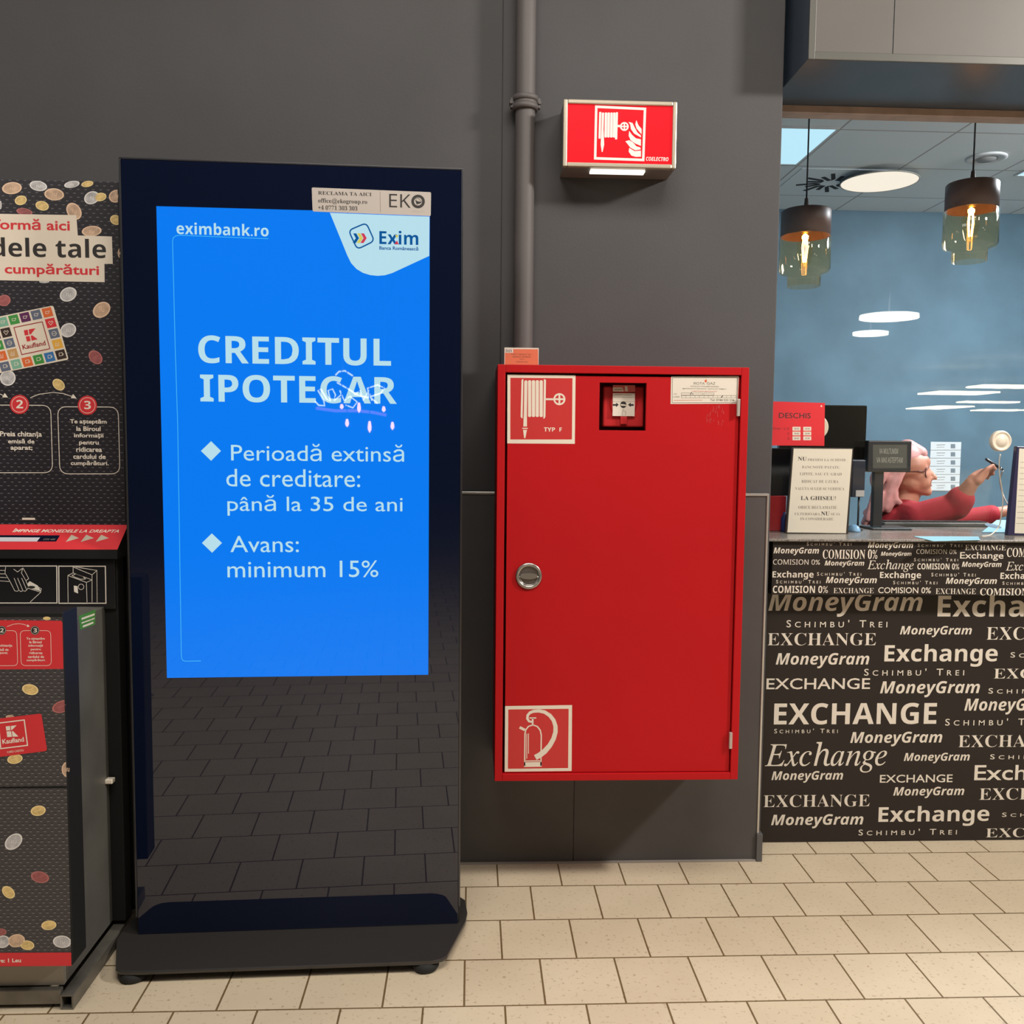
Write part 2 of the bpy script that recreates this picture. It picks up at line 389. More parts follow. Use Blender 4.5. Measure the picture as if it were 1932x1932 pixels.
# exchange booth
GY = 3.16; CZ = 2.96; BY = 6.15
blue_m = mat('blue_plaster', srgb=(94, 123, 140), rough=.7, noise=.16, nscale=3.2, bump=.2, bscale=18)
b = MB(); b.box((.84, BY, 0), (9, BY+.1, 4.4), blue_m); struct(b, 'wall_booth_back')
b = MB(); b.box((.80, WL+.121, 0), (.94, BY, CZ+.1), blue_m); struct(b, 'wall_booth_left')
b = MB(); b.box((5.6, 3.3, 0), (5.7, BY, CZ+.1), blue_m); struct(b, 'wall_booth_right')
b = MB(); b.poly([(.9, GY, CZ), (.9, BY, CZ), (9, BY, CZ), (34, GY, CZ)], panel_mat('ceiling_tiles', (.64, .70, .74), .6*5-1.585-.245, .6*10-4.614, (.34, .34, .35))); struct(b, 'ceiling')
beam_m = mat('brown_beam', srgb=(190, 164, 148), rough=.6, noise=.15, nscale=12)
SOF = 2.535
b = MB(); b.box((.94, GY-.012, 2.512), (34, GY+.05, SOF-.001), beam_m); struct(b, 'trim_3')
b = MB(); b.box((.97, GY+.001, SOF), (34, GY+.05, 4.4), hall_dark); struct(b, 'wall_over_window')
gl = MB(); gl.box((.95, GY+.004, 1.068), (4.4, GY+.012, 2.512), glass_mat('window_glass', f0=.02)); struct(gl, 'window_1')
# fascia box over the counter window
fx, fy = 1.0, 2.785
slate = mat('slate_paint', srgb=(74, 84, 98), rough=.35, noise=.12, nscale=3)
t = thing('fascia', 'grey stone-look fascia in a dark metal frame above the exchange counter window', 'fascia', (fx, fy, SOF))
b = MB(); b.prism([(fx, fy+.001, SOF), (fx, fy+.001, 3.7), (9, fy+.001, 3.7), (9, fy+.001, SOF)], (0, GY-.002-fy, 0), slate); b.build('housing', t)
fr_m = mat('grey_frame_strip', srgb=(82, 80, 74), rough=.45, metal=.1)
b = MB(); b.box((fx-.001, fy-.006, SOF-.002), (fx+.020, fy, 3.7), fr_m, .002); b.box((fx+.020, fy-.006, SOF-.002), (9, fy, SOF+.022), fr_m, .002); b.build('frame', t)
pan_m = mat('taupe_panel', srgb=(86, 81, 76), rough=.55, noise=.07, nscale=2.5)
xj = W(1685, 60, fy).x
for x0, x1 in ((fx+.0205, xj-.0015), (xj+.0015, xj+1.2), (xj+1.203, xj+2.4)):
    one(lambda m: m.box((x0, fy-.003, SOF+.0225), (x1, fy+.0005, 3.69), pan_m), 'panel', t)

# ------------------------------------------------------------------ advertising kiosk
kth = math.radians(2.2); KO = Vector((-.9214, 2.4149, 0)); KU = Vector((math.cos(kth), math.sin(kth), 0))
KS = Surf(KO, KU, (0, 0, 1)); KN = KS.n
KX0, KX1, KT, PZ = .017, .892, 2.093, .035
def kbox(mb, a0, b0, a1, b1, d0, d1, m, bev=0.):            # d: depth behind the front plane
    c = KS.at((a0+a1)/2, (b0+b1)/2, -(d0+d1)/2); rot = Matrix.Rotation(kth, 3, 'Z')
    h = Vector((abs(a1-a0)/2, abs(d1-d0)/2, abs(b1-b0)/2)); mb.box(c-h, c+h, m, bev, 2, rot)
kio = thing('advertising_kiosk', 'tall black freestanding advertising kiosk with a lit blue bank screen', 'advertising display', KS.at(.45, 0, -.05))
one(lambda m: kbox(m, KX0, PZ, KX1, KT, .006, .07, black_paint, .003), 'housing', kio)
one(lambda m: kbox(m, KX0+.004, PZ+.001, KX1-.004, KT-.004, 0, .0058, black_gloss_glare, .0008), 'front_glass', kio)
def kedge(m):
    kbox(m, KX0-.001, KT-.0035, KX1+.001, KT+.001, -.001, .05, edge_m, .001)
    kbox(m, KX0-.002, PZ+.05, KX0+.0035, KT-.0036, -.001, .05, edge_m, .001); kbox(m, KX1-.0035, PZ+.05, KX1+.002, KT-.0036, -.001, .05, edge_m, .001)
one(kedge, 'edge_trim', kio)
def plate(m):
    outl = [(-.026, .12), (-.055, .05), (-.055, -.03), (-.014, -.158), (-.009, -.172), (.005, -.184), (.03, -.189), (.79, -.190), (.805, -.188), (.822, -.180), (.832, -.168), (.885, .0), (.892, .05), (.888, .12), (.86, .16), (.02, .16)]
    m.prism([KS.at(.0+a*1.0+.025, PZ-.010, -d-.012) for a, d in outl], (0, 0, .010), mat('black_satin_plate', (.030, .027, .025), rough=.30, ior=1.6), .003)
one(plate, 'base_plate', kio)
for a, d in ((.055, -.150), (.80, -.155), (.05, .12), (.84, .12)):
    c = KS.at(a+.0, 0, -d-.005)
    one(lambda m: m.lathe([(0, .0005), (.030, .0005), (.036, .010), (.030, .0248), (0, .0248)], c, rubber), 'foot', kio)
scr_b = screen_mat('screen_blue', (0, 121, 240)); scr_w = screen_mat('screen_white', (186, 226, 238), .96); scr_c = screen_mat('screen_cyan', (70, 190, 255), .9)
scr_n = screen_mat('screen_navy', (0, 84, 150)); scr_y = screen_mat('screen_yellow', (212, 200, 90)); scr_r = screen_mat('screen_red', (205, 60, 80))
m_ = MB(); m_.pp(KS, [(315, 1279), (808, 1273), (811, 403), (295, 389)], scr_b, .0008); scr = m_.build('screen', kio)
def A(x, y): return (290+x*.27433, 380+y*.27433)
def B2(x, y): return (290+x*.27433, 800+y*.27433)
m_ = MB()
m_.text(KS, 'eximbank.ro', 'sb', A(158, 225), A(790, 160), scr_w, .0016)
cor = [A(788, 257), A(400, 242), A(175, 233), A(150, 238), A(134, 252), A(130, 275), A(148, 1000), B2(165, 0), B2(178, 800), B2(190, 1585), B2(193, 1612), B2(203, 1627), B2(222, 1631), B2(325, 1629)]
m_.line(KS, cor, 1.3, scr_c, .0014)
m_.text(KS, 'CREDITUL', 'sb', A(308, 1112), A(1632, 944), scr_w, .0016); m_.text(KS, 'IPOTECAR', 'sb', A(322, 1378), A(1672, 1208), scr_w, .0016)
for dd in ([(325, 185), (395, 253), (463, 185), (395, 118)], [(332, 818), (402, 885), (470, 818), (400, 752)]): m_.pp(KS, [B2(*p) for p in dd], scr_w, .0014)
for tx, bl, tr in (('Perioadă extinsă', (533, 252), (1722, 142)), ('de creditare:', (500, 430), (1420, 314)), ('până la 35 de ani', (508, 630), (1712, 492)), ('Avans:', (528, 882), (998, 770)), ('minimum 15%', (508, 1056), (1545, 938))):
    m_.text(KS, tx, 'pl', B2(*bl), B2(*tr), scr_w, .0016)
m_.build('lettering', scr)
m_ = MB()
tab = [(1897, 105), (1212, 79), (1333, 375), (1358, 425), (1395, 465), (1440, 492), (1490, 507), (1540, 512), (1590, 508), (1640, 493), (1895, 375)]
m_.pp(KS, [A(*p) for p in tab], scr_w, .0012)
m_.rrect(KS, [A(1340, 200), A(1400, 330), A(1518, 272), A(1462, 148)], 9, 2.6, scr_n, .0015)
for dx, mm in ((0, scr_n), (27, scr_y), (53, scr_r)):
    m_.pp(KS, [A(1372+dx, 220), A(1390+dx, 253), A(1368+dx, 286), A(1390+dx, 287), A(1412+dx, 253), A(1393+dx, 220)], mm, .0015+dx*1e-5)
m_.text(KS, 'Exim', 'sb', A(1552, 293), A(1820, 206), scr_n, .0015)
m_.pp(KS, [A(1660, 232), A(1672, 255), A(1684, 232)], scr_y, .0019); m_.pp(KS, [A(1656, 294), A(1686, 296), A(1673, 268)], scr_r, .0019)
m_.text(KS, 'Banca Românească', 'gb', A(1552, 332), A(1820, 312), scr_n, .0015); m_.build('bank_logo', scr)
# metal contact plate
def E5(x, y): return (560+x*.17598, 330+y*.17598)
kp = mat('champagne_plate', srgb=(186, 176, 168), rough=.4, metal=.2)
m_ = MB(); m_.rquad(KS, [E5(160, 135), E5(170, 393), E5(1436, 443), E5(1440, 186)], 3, kp, .0025)
m_.text(KS, 'RECLAMA TA AICI', 'fb', E5(228, 212), E5(802, 192), ink, .003); m_.text(KS, 'office@ekogroup.ro', 'fb', E5(228, 310), E5(755, 265), ink, .003); m_.text(KS, '+4 0771 303 303', 'fb', E5(230, 372), E5(650, 338), ink, .003)
m_.line(KS, [E5(893, 183), E5(897, 400)], .6, grey_ink, .003); m_.text(KS, 'EK', 'sr', E5(990, 347), E5(1220, 211), ink, .003)
m_.ring(KS, *E5(1300, 286), 10.2, 5.2, ink, .003); m_.pp(KS, [E5(1268, 268), E5(1285, 318), E5(1320, 308), E5(1345, 290), E5(1300, 285)], ink, .003)
m_.line(KS, [E5(1270, 262), E5(1300, 250), E5(1338, 285)], .8, ink, .003); m_.text(KS, 'GROUP', 'sr', E5(1236, 402), E5(1370, 386), mat('faint_ink', (.40, .35, .32), rough=.6), .003)
m_.build('contact_plate', kio)

# ------------------------------------------------------------------ coin machine
CX = -.942; PY, TY, BYF, DY = 2.505, 2.44, 2.18, 2.10
XL = -1.62
cm = thing('coin_machine', 'black and red coin counting machine covered with printed coins, left of the kiosk', 'coin machine', (-1.28, 2.5, 0))
sp_, sd_ = SY(PY), SY(DY)
poster_base = dash_mat('poster_dashes', (.019, .016, .021), (.105, .095, .105), .0195, .0102)
door_base = dash_mat('door_dashes', (.048, .043, .046), (.16, .145, .145), .0165, .0082)
zpt = sp_.P(222, 343).z
one(lambda m: (m.box((XL, PY+.036, .05), (CX-.012, 2.84, zpt-.05), black_paint, .004)), 'cabinet_body', cm)
def upbody(m): m.box((XL, 2.46, .05), (CX-.008, PY, 1.088), black_paint, .003)
one(upbody, 'front_body', cm)
def C1(x, y): return (x/5.0833, 320+y/5.0833)
def C2(x, y): return (x/4.2, 700+y/4.2)
def C3(x, y): return (x/4.4933, 1130+y/4.4933)
def C4(x, y): return (x/4.4722, 1500+y/4.4722)
coin_c = {'s': ((.72, .69, .67), (.45, .43, .43)), 'c': ((.75, .53, .37), (.52, .35, .24)), 'g': ((.85, .66, .32), (.68, .48, .19)), 'r': ((.45, .15, .14), (.29, .085, .085))}
for k, (a, c) in list(coin_c.items()):
    coin_c[k] = (mat('coin_rim_'+k, a, rough=.4), mat('coin_face_'+k, c, rough=.4, noise=.25, nscale=60))
def coin(m, sf, cx, cy, rx, ry, ang, k, sc, lim, off=.0008):
    def clip(P):                                          # keep the print on its sheet
        return [(min(x, lim(y)), y) for x, y in P]
    for q, mm, o in ((1, coin_c[k][0], off), (.84, coin_c[k][1], off+.0003)):
        a = math.radians(ang); P = []
        for j in range(26):
            t = 2*math.pi*j/26; x, y = rx*q*math.cos(t), ry*q*math.sin(t)
            P.append(sc(cx+x*math.cos(a)-y*math.sin(a), cy+x*math.sin(a)+y*math.cos(a)))
        m.pp(sf, clip(P)[::-1], mm, o)
    if k in 'sc':
        m.line(sf, [sc(cx-.2*rx, cy+.28*ry), sc(cx-.14*rx, cy-.22*ry)], .9, coin_c[k][0], off+.0006)
        m.line(sf, [sc(cx+.02*rx, cy-.22*ry), sc(cx+.02*rx, cy+.2*ry), sc(cx+.22*rx, cy+.26*ry), sc(cx+.26*rx, cy-.2*ry)], .9, coin_c[k][0], off+.0006)
    else: m.line(sf, [sc(cx-.5*rx, cy+.2*ry), sc(cx+.1*rx, cy-.1*ry), sc(cx+.4*rx, cy-.35*ry)], .8, coin_c[k][0], off+.0006)
m_ = MB(); m_.box((XL, PY+.0005, 1.12), (CX, PY+.035, zpt), poster_base, .001); plim = lambda y: 222+(y-343)*(20/642)-.6
random.seed(8)
for n, (x, y, rx, ry, a, k) in enumerate([(115, 178, 95, 58, -5, 'c'), (368, 157, 85, 48, 10, 's'), (520, 238, 95, 58, 5, 'c'), (690, 142, 75, 32, -10, 's'), (838, 138, 58, 29, -10, 'g'), (880, 270, 75, 60, -25, 's'), (962, 263, 60, 40, -10, 'g'), (1115, 255, 72, 60, -20, 'c'),
    (200, 295, 58, 45, -15, 'g'), (405, 347, 65, 45, 15, 'g'), (235, 405, 78, 34, 10, 'r'), (710, 400, 88, 66, 55, 'c'), (1110, 483, 55, 46, 25, 'g'), (880, 590, 95, 50, -5, 'c'), (655, 1197, 84, 66, -25, 's'), (975, 1345, 90, 70, -35, 'c'), (655, 1540, 78, 66, -25, 's'),
    (40, 1255, 62, 54, -15, 'r'), (917, 1800, 76, 56, 45, 'r'), (1155, 800, 25, 48, 0, 'c'), (425, 1075, 48, 14, 0, 's'), (5, 340, 12, 40, 0, 's')]):
    coin(m_, sp_, x, y, rx, ry, a, k, C1, plim, .0008+n*2e-5)
coin(m_, sp_, 62, 55, 62, 62, -20, 's', C2, plim); coin(m_, sp_, 465, 108, 54, 40, 40, 'g', C2, plim)
m_.build('header_panel', cm)
m_ = MB()
m_.pp(sp_, [C1(*p) for p in [(-1200, 400), (-1200, 1045), (0, 1062), (1005, 1080), (1003, 905), (1083, 905), (1075, 642), (748, 632), (733, 437), (0, 425)]], cream, .0022)
m_.text(sp_, 'ormă aici', 'gb', C1(2, 575), C1(670, 480), red_print, .0026, full='Transformă aici')
m_.text(sp_, 'ele tale', 'sb', C1(85, 836), C1(1015, 668), ink, .0026, full='monedele tale')
m_.text(sp_, 'cumpărături', 'gb', C1(48, 1026), C1(950, 912), red_print, .0026, full='de cumpărături')
m_.build('headline_banner', cm)
# printed shopping card
m_ = MB()
m_.rquad(sp_, [C1(-330, 1476), C1(-185, 1990), C1(660, 1822), C1(512, 1303)], 4.5, cream, .0024)
cols = {'o': (214, 100, 45), 's': (92, 100, 120), 'p': (88, 30, 80), 'n': (60, 140, 62), 't': (120, 170, 145), 'r': (206, 42, 50), 'y': (222, 165, 60), 'b': (50, 32, 28), 'u': (50, 110, 170), 'a': (190, 145, 90)}
tm = {k: mat('tile_'+k, srgb=v, rough=.5) for k, v in cols.items()}
lay = {0: 'orsyb', 1: 's___u', 2: 'p___n', 3: 'n___o', 4: 'tbsat', 5: 'rpnos'}
tlw = mat('tile_icon', (.70, .62, .52), rough=.5)
for i in lay:
    for j, ch in enumerate(lay[i]):
        if ch == '_': continue
        cx, cy = 457-107*i+32*j, 1370+23*i+101*j
        ux, uy, vx, vy = 45, -9.5, 13.5, 43
        m_.pp(sp_, [C1(cx-ux-vx, cy-uy-vy), C1(cx-ux+vx, cy-uy+vy), C1(cx+ux+vx, cy+uy+vy), C1(cx+ux-vx, cy+uy-vy)], tm[ch], .0028)
        v = (i*5+j) % 5; c = lambda x, y: C1(cx+x, cy+y)
        if v == 0: m_.line(sp_, [c(-20, -8), c(-16, 12), c(10, 10), c(18, -14), c(-20, -8)], .9, tlw, .0031)
        elif v == 1: m_.line(sp_, [c(0, 22), c(-24, -6), c(-12, -18), c(0, -6), c(10, -20), c(22, -10), c(0, 22)], .9, tlw, .0031)
        elif v == 2: m_.ring(sp_, *C1(cx, cy), 4.2, .9, tlw, .0031, 16); m_.line(sp_, [c(-20, 3), c(20, -3)], .8, tlw, .0031)
        elif v == 3: m_.line(sp_, [c(-14, -20), c(-18, 20), c(14, 16), c(10, -22)], .9, tlw, .0031); m_.line(sp_, [c(-4, -10), c(0, 14)], .8, tlw, .0031)
        else: m_.line(sp_, [c(-18, -14), c(-14, 14), c(16, 8), c(12, -20), c(-18, -14)], .9, tlw, .0031); m_.line(sp_, [c(16, -10), c(24, -8), c(24, 2), c(16, 4)], .8, tlw, .0031)
m_.line(sp_, [C1(135, 1515), C1(210, 1775), C1(480, 1718), C1(407, 1460)], 1.7, mat('dark_red_print', srgb=(150, 38, 42), rough=.5), .0029, True)
for q in ([(230, 1542), (240, 1592), (275, 1586), (268, 1535)], [(248, 1602), (260, 1650), (296, 1643), (285, 1596)], [(277, 1533), (284, 1583), (300, 1578), (343, 1522)], [(296, 1595), (306, 1641), (364, 1628), (312, 1590)]):
    m_.pp(sp_, [C1(*p) for p in q], red_print, .0030)
m_.text(sp_, 'Kaufland', 'gb', None, None, mat('dark_red_print'), .0030, base=(C1(222, 1727), C1(443, 1684), 9))
m_.build('printed_card', cm)
m_ = MB()
arrow = white_print
for cx, cy, d in ((155, 265, '2'), (693, 272, '3')):
    m_.ell(sp_, *C2(cx, cy), 18.2, 18.2, red_print, .0016); m_.ring(sp_, *C2(cx, cy), 14.6, .8, white_print, .0019); m_.text(sp_, d, 'sb', C2(cx-25, cy+30), C2(cx+27, cy-35), white_print, .0019)
m_.rrect(sp_, [C2(-420, 268), C2(-420, 806), C2(418, 806), C2(402, 272)], 17, 1.4, white_print, .0012)
m_.rrect(sp_, [C2(457, 283), C2(475, 815), C2(951, 815), C2(937, 286)], 17, 1.4, white_print, .0012)
m_.line(sp_, [C2(240, 212), C2(310, 184), C2(420, 170), C2(500, 178), C2(572, 202)], 1.2, white_print, .0012); m_.pp(sp_, [C2(562, 215), C2(608, 218), C2(580, 182)], white_print, .0012)
m_.line(sp_, [C2(-160, 178), C2(-80, 164), C2(0, 182), C2(30, 196)], 1.2, white_print, .0012); m_.pp(sp_, [C2(18, 208), C2(64, 210), C2(38, 174)], white_print, .0012)
for tx, bl, tr in (('Te așteptăm', (556, 425), (845, 382)), ('la Biroul', (607, 475), (797, 440)), ('informații', (588, 535), (820, 495)), ('pentru', (628, 592), (783, 555)), ('ridicarea', (605, 640), (808, 603)), ('cardului de', (582, 696), (838, 660)), ('cumpărături.', (562, 755), (862, 712)), ('Preia chitanța', (2, 530), (332, 480)), ('emisă de', (65, 573), (273, 538)), ('aparat;', (85, 635), (258, 595))):
    m_.text(sp_, tx, 'gb', C2(*bl), C2(*tr), white_print, .0018)
m_.build('instruction_print', cm)
one(lambda m: m.box(sp_.P(42, 981, .003), sp_.P(66, 977, -.002), cream, .0005), 'latch_clip', cm)
# coin tray
zb, zf = SY(PY).P(242, 990).z, SY(TY).P(222, 1037).z
TS = Surf((0, TY, zf), (1, 0, 0), (0, PY-TY, zb-zf))
tray = MB(); tray.prism([(XL, TY, zf), (XL, PY, zb), (XL, PY, zf-.025), (XL, TY, zf-.025)], (CX-XL, 0, 0), black_paint); tr_ = tray.build('coin_tray', cm)
m_ = MB(); m_.pp(TS, [(-260, 1037), (221.5, 1037), (241.5, 990.5), (-260, 988)], red_print, .0008)
m_.text(TS, 'ÎMPINGE MONEDELE LA DREAPTA', 'gi', C2(97, 1278), C2(950, 1252), white_print, .0014)
m_.pp(TS, [C2(-800, 1352), C2(445, 1352), C2(476, 1303), C2(-800, 1300)], black_gloss_glare, .0012)
m_.pp(TS, [C2(-800, 1350), C2(293, 1352), C2(318, 1320), C2(-800, 1315)], mat('coin_slot_chute', (.55, .53, .58), rough=.3), .0016)
for dx in (0, 118, 236): m_.pp(TS, [C2(522+dx, 1355), C2(627+dx, 1325), C2(567+dx, 1298)], mat('triangle_print', (.50, .42, .33), rough=.5), .0014)
m_.text(TS, 'CDS 400', 'gi', C2(342, 1341), C2(442, 1328), grey_ink, .0016)
m_.build('slide_panel', tr_)
# pictogram panel under the tray
PP = 2.452; spp = SY(PP); zpp = spp.P(200, 1142).z
m_ = MB(); m_.box((XL, PP, zpp-.01), (CX-.012, PP+.006, zf-.027), mat('black_satin', (.011, .010, .011), rough=.35), .001)
for q in ([(-380, 1545), (-380, 1838), (452, 1838), (450, 1545)], [(466, 1546), (468, 1840), (840, 1840), (835, 1547)]): m_.line(spp, [C2(*p) for p in q], 2.0, white_print, .001, True)
for L_ in ([(45, 1552), (40, 1600), (78, 1665), (118, 1742), (140, 1745), (150, 1735)], [(150, 1735), (112, 1640)], [(150, 1735), (165, 1748), (182, 1740), (140, 1640)], [(182, 1740), (200, 1745), (212, 1735), (172, 1640)], [(212, 1735), (228, 1715), (205, 1660), (170, 1600), (182, 1560)],
           [(108, 1570), (140, 1592), (182, 1560), (205, 1600), (228, 1645), (205, 1662)], [(228, 1672), (328, 1725), (322, 1752), (225, 1722)], [(325, 1752), (240, 1830)], [(0, 1580), (40, 1580)], [(0, 1607), (45, 1608)], [(0, 1635), (55, 1637)], [(0, 1663), (75, 1668)],
           [(538, 1620), (540, 1832)], [(538, 1620), (685, 1675), (690, 1832)], [(538, 1620), (580, 1600), (730, 1655), (685, 1675)], [(580, 1600), (580, 1553), (730, 1615), (730, 1832)], [(730, 1615), (768, 1580), (770, 1832)], [(600, 1553), (768, 1580)]):
    m_.line(spp, [C2(*p) for p in L_], 1.0, white_print, .001)
m_.line(spp, [C2(572, 1620), C2(600, 1608), C2(660, 1630), C2(678, 1648), C2(640, 1650), C2(590, 1632)], 1.0, white_print, .001, True)
m_.pp(spp, [C2(585, 1700), C2(588, 1750), C2(620, 1763), C2(615, 1705)], white_print, .001); m_.ring(spp, *C2(643, 1710), 5.2, .9, white_print, .001, 18)
m_.pp(spp, [C2(215, 1690), C2(240, 1722), C2(325, 1745), C2(300, 1700), C2(235, 1665)], white_print, .0009); m_.ell(spp, *C2(250, 1713), 7, 2.6, ink, .0013)
m_.build('pictogram_panel', cm)
# lower cash box with printed door
zl = zpp-.004
one(lambda m: m.box((XL, BYF, .052), (CX-.043, 2.459, zl), grey_metal, .002), 'cash_box', cm)
dz0, dz1 = sd_.P(135, 1822).z, sd_.P(118, 1155).z
dxr = sd_.P(128, 1500).x
dr = one(lambda m: m.box((XL, DY+.001, dz0+.0), (dxr, BYF-.002, dz1), black_paint, .003), 'door', cm)
def dl(y): return 118.0+(y-1165)*(17/657)
m_ = MB()
zs = sd_.P(0, 1484).z
for y0, y1 in ((1164, 1483), (1487, 1822)): m_.pp(sd_, [(-250, y1+5), (dl(y1), y1), (dl(y0), y0), (-250, y0+2)], door_base, .0004)
m_.pp(sd_, [C3(-1100, 592), C3(0, 597), C3(538, 593), C3(530, 205), C3(520, 185), C3(0, 180), C3(-1100, 175)], red_print, .0009)
for cx, cy, d in ((15, 266, '2'), (297, 266, '3')):
    m_.ell(sd_, *C3(cx, cy), 8.6, 8.6, ink, .0013); m_.ring(sd_, *C3(cx, cy), 7.3, .5, white_print, .0016); m_.text(sd_, d, 'sb', C3(cx-12, cy+18), C3(cx+17, cy-18), white_print, .0016)
m_.rrect(sd_, [C3(-240, 268), C3(-240, 565), C3(151, 566), C3(142, 268)], 9, .8, white_print, .0012); m_.rrect(sd_, [C3(172, 268), C3(180, 565), C3(436, 565), C3(430, 268)], 9, .8, white_print, .0012)
m_.line(sd_, [C3(60, 235), C3(110, 215), C3(160, 209), C3(205, 216), C3(232, 226)], .8, white_print, .0012); m_.pp(sd_, [C3(228, 237), C3(252, 234), C3(236, 215)], white_print, .0012)
for tx, bl, tr in (('Te așteptăm', (225, 350), (380, 325)), ('la Biroul', (250, 376), (353, 355)), ('informații', (242, 410), (363, 386)), ('pentru', (262, 440), (346, 420)), ('ridicarea', (250, 467), (360, 447)), ('cardului de', (237, 500), (373, 479)), ('cumpărături.', (227, 532), (385, 508))): m_.text(sd_, tx, 'gb', C3(*bl), C3(*tr), white_print, .0013)
for tx, f_, bl, tr in (('chitanța', 'Preia chitanța', (0, 410), (105, 385)), ('isă de', 'emisă de', (2, 440), (73, 418)), ('parat;', 'aparat;', (2, 470), (65, 450))): m_.text(sd_, tx, 'gb', C3(*bl), C3(*tr), white_print, .0013, full=f_)
dlim = lambda y: dl(y)-.4
for n, (x, y, rx, ry, a, k) in enumerate([(257, 768, 70, 45, 12, 'g'), (525, 913, 85, 50, -18, 'r'), (85, 1000, 35, 16, 0, 'c'), (127, 1357, 66, 40, -10, 'g'), (575, 1445, 52, 65, 0, 'c')]): coin(m_, sd_, x, y, rx, ry, a, k, C3, dlim, .001+n*3e-5)
coin(m_, sd_, 397, 165, 32, 15, 0, 'g', C3, dlim)
for n, (x, y, rx, ry, a, k) in enumerate([(323, 132, 64, 43, -10, 'g'), (115, 393, 84, 58, -40, 's'), (338, 692, 78, 48, 12, 'r'), (72, 820, 62, 44, 42, 'g'), (413, 1098, 64, 40, -6, 'g'), (10, 1155, 46, 30, 0, 'r'), (25, 1237, 60, 52, -20, 's'), (140, 1228, 72, 55, -10, 'c'), (232, 1267, 58, 40, 5, 'g'), (525, 1237, 78, 52, 5, 's')]): coin(m_, sd_, x, y, rx, ry, a, k, C4, dlim, .001+n*6e-5)
m_.rquad(sd_, [C3(-520, 1075), C3(-500, 1402), C3(402, 1287), C3(352, 970)], 5, red_print, .0024)
m_.line(sd_, [C3(-10, 1052), C3(8, 1268), C3(235, 1240), C3(207, 1025)], 2.2, white_print, .0028, True)
for q in ([(50, 1080), (55, 1115), (90, 1112), (86, 1076)], [(57, 1122), (63, 1170), (102, 1168), (95, 1120)], [(93, 1076), (97, 1112), (105, 1108), (143, 1070)], [(102, 1122), (108, 1167), (158, 1165), (110, 1118)]): m_.pp(sd_, [C3(*p) for p in q], white_print, .0028)
m_.text(sd_, 'Kaufland', 'gb', None, None, white_print, .0028, base=(C3(25, 1230), C3(207, 1208), 9)); m_.text(sd_, 'CARD CADOU', 'gm', None, None, cream, .0028, base=(C3(62, 1307), C3(203, 1290), 4))
m_.pp(sd_, [C4(-1100, 1452), C4(604, 1440), C4(602, 1327), C4(-1100, 1335)], red_print, .0020)
m_.text(sd_, ': 1 Leu', 'gb', C4(35, 1412), C4(178, 1376), white_print, .0024, full='Comision de procesare: 1 Leu')
m_.build('door_print', dr)
ssx = SX(CX-.043)
m_ = MB(); m_.pp(ssx, [C3(678, 262), C3(805, 218), C3(808, 90), C3(668, 145)], mat('green_sticker', srgb=(70, 130, 60), rough=.5), .001)
m_.line(ssx, [C3(690, 170), C3(800, 130)], 1.6, cream, .0014); m_.line(ssx, [C3(690, 205), C3(800, 165)], 1.0, cream, .0014); m_.line(ssx, [C3(700, 235), C3(790, 200)], 1.6, cream, .0014); m_.build('green_sticker', cm)
zl_ = W(206, 1473, 2.44).z
one(lambda m: m.box((CX-.044, 2.43, zl_-.006), (CX-.024, 2.452, zl_+.006), cream, .002), 'side_latch', cm)
one(lambda m: m.box((XL, 2.165, .05), (-.988, BYF+.05, dz0-.002), mat('grey_plinth', (.30, .27, .23), rough=.4, metal=.4)), 'plinth', cm)
rail_m = mat('worn_grey_steel', (.17, .155, .13), rough=.4, metal=.5, noise=.25, nscale=14)
def rail(x0, x1):
    m = MB(); z0, z1, y0, y1, w_ = .0, .037, 2.143, 2.84, .004
    m.box((x0, y0, z1-w_), (x1, y1, z1), rail_m, .001); m.box((x0, y0, z0), (x1, y1, z0+w_), rail_m, .001)
    m.box((x0, y0, z0+w_), (x0+w_, y1, z1-w_), rail_m); m.box((x1-w_, y0, z0+w_), (x1, y1, z1-w_), rail_m)
    m.box((x0+w_, y0+.06, z0+w_), (x1-w_, y0+.064, z1-w_), black_soft); m.build('base_rail', cm)
rail(-.988, -.957); rail(XL+.02, XL+.051)
one(lambda m: m.box((XL+.052, 2.147, .012), (-.989, 2.164, .048), rail_m, .002), 'front_bar', cm)

